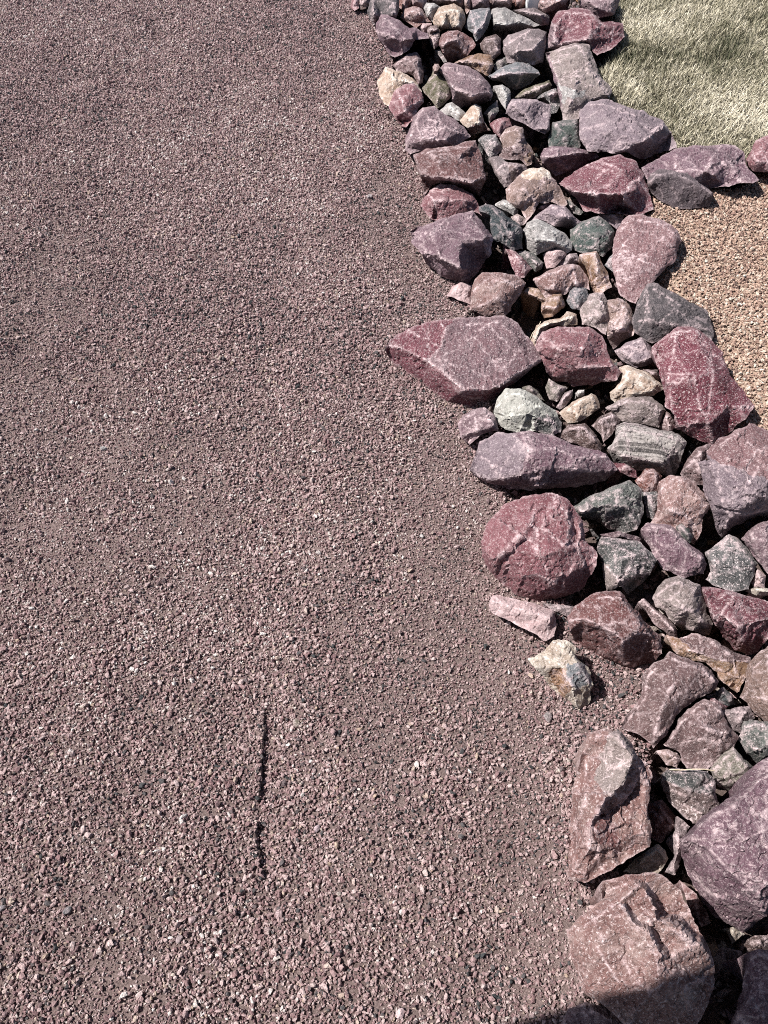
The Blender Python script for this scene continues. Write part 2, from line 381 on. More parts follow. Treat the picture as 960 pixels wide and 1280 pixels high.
    def normals(W):
        fn = np.cross(W[T[:, 1]] - W[T[:, 0]], W[T[:, 2]] - W[T[:, 0]]); vn = np.zeros_like(W)
        for k in range(3): np.add.at(vn, T[:, k], fn)
        return vn / np.maximum(np.linalg.norm(vn, axis=1), 1e-12)[:, None]
    V = relax(V, smooth, .3)
    rd = np.full(nv, 1e9)
    for a, b in segs: rd = np.minimum(rd, pdist(FV, [a, b], False))
    ridge = np.exp(-(rd / 1.2) ** 2)
    size = float(np.linalg.norm(V.max(0) - V.min(0))); nn = normals(V)
    ew = .2 + .8 * sstep(0, 6, pdist(FV, fo))
    # cleavage: neighbouring surface of like slope falls into one flat face
    cells = max(7, int(9 + size / .035)); ci_ = r.integers(0, nv, cells)
    d = ((V[:, None] - V[ci_][None]) ** 2).sum(2) + (.42 * size) ** 2 * ((nn[:, None] - nn[ci_][None]) ** 2).sum(2)
    near = d.argmin(1)
    for c_ in range(cells):
        m_ = (near == c_)
        if m_.sum() < 12: continue
        Q = V[m_]; ctr = Q.mean(0); nrm = np.linalg.svd(Q - ctr, full_matrices=False)[2][2]
        V[m_] -= (snap * facets ** .5 * ((Q - ctr) @ nrm) * ew[m_])[:, None] * nrm
    V = relax(V, 1, .35); nn = normals(V)
    # conchoidal chips: each cell of the surface gets its own small tilt
    dsp = np.zeros(nv)
    for cells, amp in ((max(6, int(size / .05)), .034), (max(14, int(size / .014)), .012)):
        cc = V[r.integers(0, nv, cells)]; g = r.normal(size=(cells, 3)); off = r.normal(size=cells)
        warp = V + .012 * np.c_[vnoise(V, 30, 2, seed), vnoise(V, 30, 2, seed + 9), vnoise(V, 30, 2, seed + 5)]
        d = ((warp[:, None, :] - cc[None]) ** 2).sum(2); near = d.argmin(1)
        cell = size / math.sqrt(cells); d2 = np.sort(d, 1)[:, :2]
        if amp > .03: ridge = np.maximum(ridge, .75 * np.exp(-((np.sqrt(d2[:, 1]) - np.sqrt(d2[:, 0])) / .0045) ** 2))
        dsp += facets * amp * min(size, .26) * np.clip((((V - cc[near]) * g[near]).sum(1) / cell * .7 + off[near] * .35), -1.6, 1.6) * .55
    inner_w = ew
    # bedding ledges: saw-tooth steps along a direction of the stone
    sdir = r.normal(size=3); sdir /= np.linalg.norm(sdir)
    ph = (V @ sdir) / (.035 + .10 * size) + 1.3 * vnoise(V, 14, 3, seed + 21)
    saw = ph - np.floor(ph); msk = sstep(-.05, .35, vnoise(V, 7, 2, seed + 31))
    dsp += facets * msk * (saw - .5) * (.0035 + .009 * size)
    V = V + nn * (dsp * inner_w)[:, None]
    V = relax(V, 1, .2)
    f1 = vnoise(V, 2.2 / max(size, .05) * 2, 4, seed); f2 = vnoise(V, 55, 4, seed + 3); f3 = np.abs(vnoise(V, 26, 3, seed + 7))
    V = V + normals(V) * ((.012 * size * f1 + 0.0012 * f2 * rough - .003 * np.exp(-(f3 / .05) ** 2) * rough) * np.maximum(ew, .4))[:, None]
    # sides: down into the bed, undercut on the near side, upright at the far side
    zb = min(-.13, z0 - .06)
    R = V[ring]; d = R - np.array((0, 0, CAM_H)); tt = (zb - R[:, 2]) / d[:, 2]
    upr = (cen[1] - FV[ring][:, 1]) / half[1]
    tw = 1 - sstep(.25, .95, upr)
    Bt = np.c_[R[:, :2] + d[:, :2] * (tt * tw)[:, None], np.full(len(R), zb)]
    bc = Bt.mean(0); Bt[:, :2] = bc[:2] + (Bt[:, :2] - bc[:2]) * .84
    rows = [R]; verts = [V]; faces = [T]; base = nv; prev = ring; m = len(ring)
    K_ = 5
    for k in range(1, K_ + 1):
        t = k / K_; Wk = R * (1 - t) + Bt * t
        if k < K_: Wk = Wk + (.05 * size * vnoise(Wk, 9 / max(size, .08) * .25, 3, seed + 2) * math.sin(math.pi * t))[:, None] * np.c_[(Wk - bc)[:, :2] / max(size, .05) * 1.2, np.zeros(m)]
        cur = np.arange(base, base + m); verts.append(Wk); base += m
        a, b2 = prev, np.roll(prev, -1); c2, e2 = cur, np.roll(cur, -1)
        faces += [np.c_[a, b2, e2], np.c_[a, e2, c2]]; prev = cur
    verts.append(bc[None]); faces.append(np.c_[prev, np.roll(prev, -1), np.full(m, base)])
    VV = np.vstack(verts); FF = np.vstack(faces)
    # consistent outward winding of the sides
    ns = np.cross(VV[FF[len(T):, 1]] - VV[FF[len(T):, 0]], VV[FF[len(T):, 2]] - VV[FF[len(T):, 0]])
    fcn = VV[FF[len(T):]].mean(1) - np.array([bc[0], bc[1], (z0 + zb) / 2])
    if (ns * fcn).sum() < 0: FF[len(T):] = FF[len(T):][:, ::-1]
    org = np.array([bc[0], bc[1], zb + .02])
    nm = name or ('boulder' if size > .30 else 'rock' if size > .12 else 'stone')
    ob = link(nm, VV, FF, M[mat], True, org)
    at_ = ob.data.attributes.new('ridge', 'FLOAT', 'POINT'); at_.data.foreach_set('value', np.r_[ridge, np.zeros(len(VV) - nv)].astype(np.float32))
    if zones:                                             # a broken or stained face of another colour
        idx = np.zeros(len(FF), np.int32); fcz = FV[T].mean(1)
        fcz = fcz + 3.0 * np.c_[vnoise(np.c_[fcz * .1, np.zeros(len(fcz))], 1, 3, seed), vnoise(np.c_[fcz * .1, np.ones(len(fcz))], 1, 3, seed)]
        for i_, (zm, zp) in enumerate(zones):
            ob.data.materials.append(M[zm]); zpoly = [(a_, b_) for a_, b_, _ in parse(zp, view)]
            idx[:len(T)][pip(fcz, zpoly)] = i_ + 1
        ob.data.polygons.foreach_set('material_index', idx)
    ob.data.set_sharp_from_angle(angle=math.radians(13))
    tag(ob, label, cat, group)
    return ob
# --- top of the border
rock('A','rose','pinkish stone at the upper left end of the border, cut by the photo edge',"0,-30 55,-30 50,60 20,80 -5,60","25,10/1",H=8)
rock('A','dark_brown','small dark stone between the pinkish stone and the grey slate block at the top left',"60,-30 150,-30 130,30 105,60 60,70 45,40","90,10/1",H=9)
rock('A','slate','dark grey slate block crossed by a pale seam at the top left of the border',"150,-30 350,-30 350,60 335,140 310,150 250,110 215,110 180,180 160,190 112,80 125,40","160,-20/.9 165,100/1; 330,20/1 320,110/.9",H=15)
rock('A','purple','purple grey rock with a hooked crest below the grey slate block on the gravel edge',"180,170 215,100 260,105 300,130 350,150 430,210 480,215 570,250 580,290 470,300/.6 430,370 390,405 320,430 290,420 235,340 205,300 180,240","180,240/.45 235,255/.92 340,290/1 460,292/.95; 240,140/.8 345,225/.97; 300,380/.35",H=17)
rock('A','brown_purple','grey brown blocky rock wedged under the hooked purple rock',"295,490 330,465 400,410 480,395 520,440 540,540 530,620 500,630 460,570 400,545 340,535","330,480/.7 400,440/1 490,440/1 510,600/.7; 490,520/.9",H=12,z=-2)
rock('Q1','cream','cream and orange rock leaning on the rose rock at the upper left gravel edge',"115,375 155,305 200,325 265,350 310,390 322,425 260,400 215,420 195,455 172,492 150,480 130,440","160,330/.8 200,360/1 280,385/.9; 150,420/.6",H=12)
rock('Q1','rose','rose pink rock with a dark lower facet in front of the cream and orange rock',"170,492 185,450 205,410 245,388 290,385 320,420 335,470 300,500 285,550 250,585 225,580 190,540","205,415/.9 235,470/1 240,515/.85 232,575/.1; 240,515/.85 290,480/.85 330,462/.8; 280,420/1",H=14)
rock('Q1','olive','olive green diamond shaped rock below the hooked purple rock',"325,410 355,360 385,312 415,318 445,365 460,440 425,485 392,500 365,460 335,430","350,375/.8 395,335/.9; 390,465/.85 450,430/.85; 400,390/1",H=11,z=-2)
rock('A','tan_pink','tiny tan stone perched on the tip of the olive diamond shaped rock',"605,500 620,480 645,480 658,505 640,530 615,535","632,495/1",H=3,z=8)
rock('Q1','mauve','large mauve rock with a smooth tilted face right of the olive diamond rock',"405,320 425,295 460,290 520,300 590,330 625,370 655,435 640,465 600,480/.1 540,490/.1 480,505/.05 460,460 450,400","450,385/.85 490,420/.97 560,445/1 645,430/.8; 440,310/.8 520,340/1 600,370/1",H=16)
rock('Q1','orange_rust','orange and tan banded stone behind the large mauve rock',"465,290 530,262 590,245 640,255 655,300 640,345 620,350 560,315 500,295","480,288/.7 560,285/.95 645,300/.9; 560,265/1",H=11)
rock('B','white_grey','speckled white and grey rock with a notch, right of the blue grey angular rock',"318,110 330,70 370,55 440,60 510,100 580,130 690,185 640,205 560,230/.1 500,240/.1 440,225/.1 380,245/.1 340,220","350,180/.8 440,190/.9 510,170/.75 600,190/.8; 400,100/1 ; 540,150/.9",H=14)
rock('B','blue_grey','blue grey angular rock with a shaded right side near the top of the border',"125,205 165,75 230,62 310,60 322,130 300,210 260,270 210,310 190,250 160,225","165,80/.75 190,170/.85 200,255/.75; 300,80/1 270,170/.95 200,255/.75; 210,130/.8",H=14)
rock('Q1','cream','cream rock with an ochre spot and a shaded right side near the top',"365,85 400,35 470,15 515,45 527,90 505,145 450,130 400,145 380,115","400,60/.9 440,50/1 495,50/.95 495,120/.8; 420,110/.9",H=15)
rock('A','white_grey','white speckled rock squeezed left of the cream rock with the ochre spot',"535,60 560,20 620,22 660,50 625,110 605,165 560,130","590,50/1; 575,110/.8",H=13)
rock('A','pink_granite','pale pink speckled rock between the slate block and the white speckled rock',"360,130 400,60 460,40 530,60 560,130 600,165 540,160 480,210 430,170 385,150","440,80/1 520,100/1; 400,120/.8",H=12)
rock('A','pale_pink','small pale pink stone under the pale pink speckled rock',"480,215 530,170 600,175 575,240 540,240","540,195/1",H=8)
rock('A','dark_brown','rough dark brown stone right of the hooked purple rock',"560,220 590,190 640,185 658,230 655,330 620,370 590,340 575,270","600,220/1 640,220/.9; 615,320/.8",H=12)
rock('A','brown_maroon','brown pink boulder with a broad shaded front below the cream rock',"645,340 670,260 720,230 790,225 840,250 900,280 930,340 870,420 800,455/.05 720,470/.05 680,400","670,345/.7 700,325/.9 780,300/1 830,262/.8; 720,260/1; 880,330/.6",H=15)
rock('A','green_grey','thin grey sliver standing left of the brown pink boulder with the shaded front',"620,375 655,370 690,420 712,462 690,468","655,395/1",H=6)
rock('B','dark_brown','very dark reddish angular stone between the brown pink boulder and the mauve grey rock',"240,325 280,280 360,255 400,290 398,400 340,450 290,420 250,370","280,300/.9 350,290/1 380,390/.8; 310,380/.8",H=12)
rock('B','grey_mauve','mauve and grey mottled rock below the notched white rock',"405,360 415,310 450,260 520,245 600,215 680,215 742,240 735,350 715,470 650,490 600,470 520,475 440,470 430,420","420,340/.6 520,280/.9 600,235/.95; 520,380/.9 640,370/1 700,300/1; 690,440/.7",H=17)
rock('B','green_grey','small grey green stone behind the flat grey green rock',"340,480 370,445 430,425 445,480 400,520 370,540 345,520","390,460/1",H=7)
rock('B','blue_grey','flat grey green rock with a dark front edge below the mauve and grey mottled rock',"300,575 350,540 430,490 520,465 610,475 680,530 692,560 610,630/.15 510,670/.1 450,650/.1 400,610/.2 330,600/.3","330,578/.6 380,578/.85 450,548/1 560,548/1 680,548/.7; 520,495/1; 560,548/1 510,650/.3",H=12)
rock('D','olive','flat olive green slab under the flat grey green rock',"380,190 450,130 560,85 640,60 662,100 640,140 560,190 500,205 420,205","460,160/.9 560,120/1 630,90/1",H=10)
rock('D','grey_granite','dark grey rock behind the pale lilac flat faced rock',"540,200 600,150 690,120 715,170 722,240 695,300 650,315 645,230 600,190","640,165/1 690,160/.95; 690,260/.6",H=13,z=-1)
rock('D','lilac','pale lilac flat faced rock with a diagonal crack, left of the dark green square rock',"305,310 325,240 360,205 530,205 640,250 655,330 645,440 605,475 520,430 440,385 350,345","325,290/.6 350,225/.85 530,215/1 635,255/1 640,430/.75; 450,300/.9; 600,460/.35; 440,370/.55",H=15)
rock('D','white_grey','narrow white and grey stone right of the large mauve rock',"220,110 290,90 345,130 355,200 310,285 280,240 255,190 235,140","290,115/1 320,200/.8; 260,150/.8",H=11)
rock('D','green_grey','grey green shard standing between the white stone and the tan pyramid stone',"150,310 200,255 250,210 262,290 230,345 190,382","245,225/.95; 200,320/1",H=9)
rock('C','cream','tan pyramid shaped stone with a brown underside above the brown box shaped boulder',"565,365 620,300 680,235 730,260 750,370 800,440 730,455/.05 660,462/.05 625,420 590,400","680,250/.95 720,300/1 715,390/.8 630,415/.65; 640,330/.85",H=12,zones=[('red_brown', '618,425 630,412 715,388 760,375 805,445 730,460 655,470')])
rock('C','white_grey','white speckled stone between the large mauve rock and the tan pyramid stone',"415,295 470,240 510,230 560,260 612,310 600,350 560,365 500,330 440,315","500,260/1 570,310/.9",H=8)
rock('D','rose','small pink stone right of the tan pyramid stone',"195,390 230,360 300,340 340,350 362,410 300,440 265,490 220,450","280,370/1; 260,430/.8",H=9)
rock('D','tan_pink','pink rock with brown lower face and orange right corner, below the pale lilac rock',"255,640 300,570 268,500 310,430 380,405 440,420 465,520 522,600 505,690 470,705 420,655 330,660","300,460/.7 390,430/.95 440,500/1 380,560/.95 300,570; 470,640/.7; 380,560/.95 400,640/.6",H=13,zones=[('brown_purple', '245,640 300,575 380,555 470,570 520,610 505,715 420,665 330,670'), ('orange_rust', '455,640 500,595 532,600 510,715 462,715')])
rock('E','grey_granite','dark grey rounded stone left of the pink and brown rock',"105,30 150,-10 240,-15 280,60 293,110 240,150 190,158 155,110 120,60","180,30/1 250,60/1; 210,120/.7",H=10)
rock('E','grey_mauve','grey mauve rock with a dark right half below the dark grey rounded stone',"185,165 250,150 330,195 400,200 475,215 482,250 420,290 370,330 340,375 300,388 250,320 220,260","230,270/.7 330,200/1 400,215/.95; 300,300/.8; 230,190/.8",H=12,zones=[('dark_brown', '330,200 490,205 490,255 370,335 340,300')])
rock('E','tan_pink','large tan and pink mottled rock with an orange top left of the maroon boulder',"310,400 360,350 440,260 500,235 580,230 640,270 690,330 720,400 770,500 740,530 650,500 560,500 520,580 470,638 420,560 330,500","440,290/.8 540,260/.92 640,310/.95; 440,400/1 540,490/.75; 640,400/.9; 400,500/.75",H=15,zones=[('cream', '430,300 440,250 500,225 580,220 650,270 650,315 560,330')])
rock('E','white_grey','small white speckled stone left of the large tan and pink mottled rock',"225,515 290,475 350,480 412,540 410,580 370,600 310,560","300,500/1 370,540/.9",H=8)
rock('E','grey_pink','tiny grey pink stone beneath the small white speckled stone',"350,605 400,585 440,605 475,640 450,668 400,675 370,640","410,615/1",H=6)
rock('F','maroon','small dark maroon stone behind the lilac wedge',"400,190 410,130 450,80 520,72 540,95 470,150","460,100/1",H=9)
rock('F','lilac','lilac wedge with a pale crest and a shaded underside, above the grey boulder',"370,215 440,160 540,90 640,110 700,180 770,230 740,275 680,285/.1 560,255 470,230","400,210/.6 560,248/.7 650,190/1 692,182/.95; 540,110/.9 640,130/1; 580,170/.95",H=13)
rock('F','green_grey','small grey green stone under the left corner of the maroon boulder',"640,70 665,55 720,100 775,150 750,175 700,160 660,125","690,110/1",H=7)
rock('F','white_grey','grey and white rounded boulder left of the dark green rock',"320,290 350,230 420,200 480,220 560,260 640,320 690,390 690,440 640,460 560,420 480,450 420,475 350,420","370,260/.8 430,235/.9 560,290/.97; 420,350/1 560,370/.95; 640,420/.7",H=13)
rock('F','pale_pink','small pale pink stone resting against the grey and white rounded boulder',"468,470 510,430 600,420 662,455 610,510 560,565 500,572","510,450/.9 590,440/1; 545,540/.6",H=9)
rock('F','grey_mauve','small grey stone between the pale pink stone and the dark green rock',"575,560 620,500 670,465 725,460 750,520 700,545 640,550","680,490/1",H=8)
rock('Q4','dark_green','dark green rock with an ochre tinge in the middle of the upper border',"268,395 330,355 400,330 445,365 478,410 462,480 420,520 380,502 330,502 285,490 268,440","285,400/.7 390,345/.95 460,410/.95; 300,470/.5 400,480/.75 450,440/.85; 380,410/1",H=13)
rock('F','blue_black','blue black angular rock right of the purple rock with a torn edge',"-10,110 40,75 100,100 180,160 300,250 318,300 322,430 250,442 190,390 100,365 70,250 75,180 5,140","70,240/.75 210,295/.95 235,310/.95 310,300/.75; 90,120/.9 160,190/1; 235,310/.95 195,385/.4",H=15)
rock('F','maroon','maroon stone below the blue black angular rock',"172,390 230,400 270,450 330,500 392,575 330,645 270,630 240,560 200,450","230,430/.9 300,510/1 350,580/.8; 270,580/.7",H=9)
rock('F','green_grey','grey green stone right of the maroon stone under the blue black rock',"255,445 340,440 400,460 472,530 462,580 410,605 380,560 320,500","340,460/1 430,530/1",H=8)
# --- upper right
rock('O','pink_granite','pink rock at the top edge right of the white post foot',"175,65 200,-30 440,-30 400,40 300,85 240,110","220,10/.9 380,0/1; 260,70/.8",H=17)
rock('O','mauve','pinkish purple rock at the top edge beside the lawn',"520,-30 812,-30 800,40 770,115 650,130 560,90 510,50","560,0/.95 760,-10/1 740,90/.75; 640,60/.9",H=14,z=3)
rock('B','grey_mauve','mauve grey flat rock behind the notched white rock',"480,75 560,65 640,60 700,85 765,110 760,185 700,195 640,150 560,110","560,85/.9 700,110/1",H=13)
rock('B','pink_granite','pink stone at the top edge left of the dark red stone',"312,-30 480,-30 478,55 410,65 350,60 320,40","350,0/1 440,10/1",H=14)
rock('B','red_brown','dark red stone at the top edge left of the white post foot',"482,-30 592,-30 582,40 535,66 485,62","530,10/1",H=13)
rock('B','mauve','dark mauve stone at the top edge above the blue grey angular rock',"172,-30 310,-30 312,60 230,62 165,75","240,10/1",H=14)
rock('B','tan_pink','narrow tan stone at the top edge between two dark mauve stones',"108,-30 172,-30 168,70 140,105 118,60","140,10/1",H=12)
rock('A','brown_purple','brown purple stone at the top edge behind the cream rock',"560,-30 832,-30 838,55 760,42 690,35 620,22","640,0/1 780,0/1",H=13)
rock('A','pale_pink','pale pink stone at the top edge behind the pale pink speckled rock',"440,-30 560,-30 560,20 535,58 460,42 435,20","490,0/1",H=12)
rock('A','red_brown','small brown stone at the top edge right of the slate block',"352,-30 438,-30 432,40 390,85 350,60","395,0/1",H=11)
rock('Q2','maroon','maroon pink boulder with a hollowed face and a dark right wing beside the lawn',"70,200 82,130 95,85 120,45 200,30 250,40 295,88 380,90 388,150 330,200 275,225 250,195 215,170 120,195","95,100/.85 112,100/.95 150,50/.9 260,60/1 292,95/1 245,150/.95 210,168; 112,100/.95 105,150/.85 118,185/.6; 150,130/.72 200,110/.78; 340,110/.85 330,170/.5",H=15,zones=[('mauve', '60,205 80,130 95,80 110,100 105,160 130,200')],z=3)
rock('Q2','grey_pink','tall tan and brown rock with white patches leaning toward the lawn',"72,212 120,192 200,160 240,180 270,250 300,310 332,360 328,392 240,405 205,440 205,475 140,492 130,420 110,330 90,270","75,220/.4 100,260/.7 122,330/.85 138,470/.5; 120,200/.8 200,190/.95 250,260/1 320,370/.85; 200,300/1 180,400/.9",H=15,zones=[('white_grey', '108,320 135,340 230,372 220,392 160,385 140,420 118,400'), ('purple', '65,205 78,220 112,300 132,400 128,440 105,340')],z=2)
rock('Q2','lilac','broad pale lilac boulder with white crust and dark right facets at the lawn corner',"205,450 240,405 310,395 430,435 540,480 575,530 597,590 520,615/.1 450,640/.05 400,610 340,612 240,602 210,560","215,560/.55 240,595/.45; 380,605/.65 460,572/.9 545,488/.95; 250,420/.8 300,415/.95 430,455/1; 330,520/.9; 500,560/.6 575,535/.5; 500,560/.6 470,620/.15",H=17,z=3)
rock('Q2','dark_green','dark green grey square rock below the tall tan rock',"78,555 100,490 140,480 203,470 208,588 150,592 85,588","110,500/.95 195,490/1; 140,550/.8",H=12)
rock('Q4','purple','low purple slab with a dark ribbed front behind the maroon boulder',"130,60 145,20 200,10 300,15 390,40 402,60 330,88/.2 250,130/.1 200,147/.05 170,120/.15 140,90","140,60/.7 170,62/.9 300,42/1 395,48/.8; 200,25/.95; 280,85/.5",H=12)
rock('Q4','maroon','maroon boulder with pale veins and a shaded front in the upper border',"215,180 300,120 420,60 500,48 570,80 610,150 640,240 652,300 580,328 510,325 400,322 330,308 290,245","220,185/.5 285,225/.8 400,228/1 520,230/.98 545,190/1 600,150/.8; 520,230/.98 510,318/.2; 430,90/.85 500,120/1; 350,270/.5",H=19)
rock('N','purple','long purple boulder with white cracks between the lawn and the tan gravel',"118,375 200,325 330,245 480,225 640,218 740,225 800,270 812,350 905,455 860,472 780,470 700,500 560,510/.1 400,480 200,480 150,440","640,228/.85 555,350/1 600,430/.75 700,490/.25; 555,350/1 690,330/.85 800,340/.6; 340,300/.8 340,390/.7 550,385/.9; 450,260/.85",H=12,z=5)
rock('N','slate_purple','smooth dark slate rock leaning on the long purple boulder beside the tan gravel',"150,460 175,410 250,380 320,385 370,410 420,400 470,450 560,510 603,540 575,632/.02 430,642/.02 310,637/.02 250,590/.1 180,540/.2","170,470/.75 200,430/.92 330,405/1 450,455/.95 580,540/.6; 260,570/.25 220,470/.75",H=10,facets=.4,smooth=4,z=6)
rock('N','rose','rose rock at the right edge between the lawn and the tan gravel',"812,320 850,240 880,190 960,160 1050,150 1050,400 960,405 900,400 860,390 825,355","850,250/.8 880,330/.9 960,335/.85 1040,320/.85; 930,220/1",H=11,z=5)
rock('Q4','pink_slab','smooth pink slab with white flecks standing against the tan gravel',"468,440 490,380 540,330 600,325 700,350 760,400 780,450 750,540 700,590 640,640 610,690 570,735 500,700 472,620 460,560","500,400/.8 550,345/.9 690,365/1 760,430/1; 480,600/.65 510,460/.85 600,540/.95 690,570/.8; 540,690/.5",H=11,facets=.4,smooth=4,z=4)
rock('Q6','slate','dark grey slate rock with ribbed front below the smooth pink slab',"432,200 450,120 490,45 520,40 620,95 720,150 752,230 742,268 690,235 630,225 560,255 510,278 440,235","470,110/.7 492,70/.85 500,185/.97 600,205/.95 740,225/.6; 520,60/.9 620,130/1 ; 460,190/.6 500,185/.97",H=12,z=4)
rock('Q6','maroon_speck','tall maroon boulder covered with white flecks beside the tan gravel',"508,290 560,250 610,215 670,212 710,240 790,310 812,400 860,450 912,520 870,570 800,630/.05 740,672/.02 660,635/.02 600,605/.05 590,545 565,520 545,420","540,290/.6 608,235/.85 570,420/.8 600,590/.3; 608,235/.85 685,230/.92 745,385/1 725,590/.55 745,660/.1; 690,240/.9 735,290/.85 745,385/1; 650,420/1; 820,510/.7",H=16,facets=.7,z=4)
rock('Q4','orange_rust','upright orange and white stone between the dark green rock and the pink slab',"310,510 390,495 408,540 440,590 462,660 420,682 380,692 350,600","315,515/.7 385,505/1 395,580/.95 380,680/.3; 440,640/.6",H=14)
rock('Q4','blue_grey','tiny blue grey stone between the orange and white stone and the pink slab',"428,560 445,525 472,500 482,540 465,588","455,540/1",H=7)
rock('Q4','lilac','small lilac stone above the pink slab, touching the maroon boulder',"400,325 460,310 517,320 505,370 482,395 440,360","460,330/1",H=9)
rock('P','cream','small white pebble lying on the lower end of the grey slate rock',"298,1090 305,1078 320,1077 328,1090 318,1103 304,1103","312,1088/1",H=2.2,name='pebble',cat='pebble',group='white pebbles by the slate rock',z=6)
rock('P','cream','upper of the two small white pebbles at the tan gravel edge by the slate rock',"342,1152 352,1142 366,1146 364,1160 350,1163","354,1152/1",H=1.8,name='pebble',cat='pebble',group='white pebbles by the slate rock',z=6)
rock('P','white_grey','larger flat white pebble lowest beside the slate rock on the tan gravel edge',"350,1192 365,1180 395,1178 405,1195 385,1212 358,1208","375,1193/1",H=2.2,name='pebble',cat='pebble',group='white pebbles by the slate rock',z=6)
# --- left side, upper middle
rock('C','mauve','mauve rock with an undercut ledge above the brown box shaped boulder',"150,590 165,500 210,380 250,310 290,270 380,250 450,320 540,350 600,420 650,480 560,560 450,590 300,590 200,620","165,560/.4 200,480/.7 235,370/.9 290,290/.85; 235,370/.9 300,500/.95 460,510/1; 400,300/.9 440,420/1 560,440/.9",H=16)
rock('Q3','brown_maroon','brown maroon box shaped boulder with flat top and shaded front on the gravel edge',"135,90 200,58 310,45 420,22 437,60 460,130 472,200 440,280/.05 380,245/.3 300,215/.25 220,228/.2 185,272/.02 165,185","140,95/.7 168,178/.85 220,195/.95 300,200/1 400,215/1 468,195/.9; 200,75/.85 410,45/.97; 320,120/1",H=17,facets=.6)
rock('Q3','rose','rosy purple rock with a dark right facet below the brown box shaped boulder',"168,320 210,250 260,218 330,230 410,265 440,320 452,368 410,350 330,368 260,392 220,382","200,270/.7 235,300/.92 385,288/1 415,270/.8; 235,300/.92 240,380/.1; 385,288/1 345,365/.25; 300,250/.9",H=13)
rock('Q3','purple','large purple grey rock with torn left edge on the gravel below the rosy purple rock',"118,440 200,402 260,385 410,345 450,390 502,470 492,550 450,605/.1 380,682/.05 330,672/.05 260,650/.08 200,590/.08 180,545 130,490","125,445/.4 215,450/.9 260,560/.85 360,612/.85 460,592/.8; 215,450/.9 270,400/.85; 400,370/.95 470,480/1; 370,618/.85 360,675/.1; 340,480/1",H=17,facets=.7)
rock('Q5','pink_granite','pink granite rock with coarse grain resting above the big slab',"432,175 440,90 460,30 490,5 560,0 640,10 692,50 660,115 620,175 590,202 500,205","450,90/.7 500,40/.9 600,40/1 650,70/.9; 470,160/.6 560,120/1 610,150/.75",H=14)
rock('Q5','pale_pink','small pale stone on the gravel left of the pink granite rock',"325,110 350,65 390,50 440,62 436,150 390,132","380,80/1 425,90/.9",H=6)
rock('Q5','slab','biggest slab, flat purple top and red broken side, jutting into the gravel',"42,362 70,310 150,260 300,215 400,210 500,205 590,198 650,230 700,300 772,400 700,462/.35 640,510/.2 550,580/.1 500,625/.02 440,642/.02 380,617/.02 300,592/.02 235,540/.02 215,505/.02 110,440/.03 60,402/.05","60,340/.5 100,345/.72 235,408/.88 290,450/.95 390,530/.97 525,553/.93 620,500/.92 700,442/.85 765,400/.75; 150,275/.75 300,350/.9 235,408/.88; 300,235/.85 320,260/.98 300,350/.9; 420,240/.95 560,225/.98 650,300/1; 470,400/1",H=12.5,facets=.45,zones=[('maroon', '30,362 60,338 100,345 235,408 290,450 390,530 525,553 600,515 640,510 550,590 500,640 440,655 235,550 110,450'), ('maroon', '60,330 150,250 300,205 365,205 320,262 300,350 235,405 100,345')])
rock('G','pink_granite','pink block with a dark right facet behind the orange stone',"318,140 400,90 480,60 560,45 600,60 650,140 660,205 620,195 560,185 510,232 440,235 390,262 350,195","330,150/.6 400,110/.85 555,60/.98 580,165/.85; 440,180/.9",H=13)
rock('G','orange_rust','rusty orange stone under the pink block beside a deep black gap',"245,222 290,190 350,195 395,255 440,232 490,225 512,290 505,312 440,362 385,372 365,330 372,280 300,242","270,215/.7 370,260/.9 470,250/1; 375,300/.8 450,310/.9 500,290/.8; 390,350/.4",H=12,z=-1)
rock('G','blue_grey','small rounded grey stone right of the rusty orange stone',"513,260 530,200 580,175 640,195 660,260 615,300 600,328 550,317","540,220/.85 600,205/1; 590,280/.8",H=10)
rock('G','grey_pink','grey rock with white streaks between the small rounded grey stone and the tan brown rock',"600,312 640,262 655,225 740,218 785,300 775,380 755,472 680,425 610,412","650,280/.9 720,250/1 740,350/.9; 650,380/.7",H=12)
rock('G','tan_pink','tan brown rough rock left of the dark slate rock with ribbed front',"740,270 830,250 900,290 935,400 917,472 860,512/.1 800,562/.05 760,482 765,380","790,300/.95 880,320/1; 780,420/.8 850,440/.9 905,460/.5",H=12)
rock('G','cream','cream tan stone tucked behind the rose maroon boulder',"303,512 340,420 390,385 480,370 520,328 580,350 585,412 500,417 420,425 370,455 330,542","350,430/.85 450,395/.95 550,365/1; 340,490/.6",H=10,z=-1)
rock('Q6','rose','rose maroon boulder with a cubic shape right of the biggest slab',"58,287 85,230 150,208 270,210 320,250 348,330 397,390 375,418 280,442/.08 200,437/.08 130,417/.08 100,390 90,340","75,240/.7 148,285/.95 240,290/.97 335,290/.92; 148,285/.95 120,400/.25; 180,225/.85 270,235/.95 ; 240,290/.97 250,370/.7 360,360/.75; 290,420/.3",H=18)
rock('Q6','lilac','small pinkish lilac triangular stone left of the tall maroon boulder',"366,305 420,270 480,245 522,310 528,348 490,362 450,367 400,347","390,300/.8 470,262/1 515,330/.9 450,350/.75 400,335/.6",H=11)
rock('H','cream','white and orange rock left of the lower end of the tall maroon boulder',"488,290 560,220 548,140 600,130 720,170 800,235 808,270 750,312 640,312 590,325 520,352 495,330","510,290/.6 590,220/.85 590,160/.9 700,190/1 790,245/.85; 640,290/.7 740,280/.8",H=12)
rock('H','dark_brown','small dark brown stone behind the white and orange rock',"690,150 780,155 805,230 735,205","750,175/1",H=10)
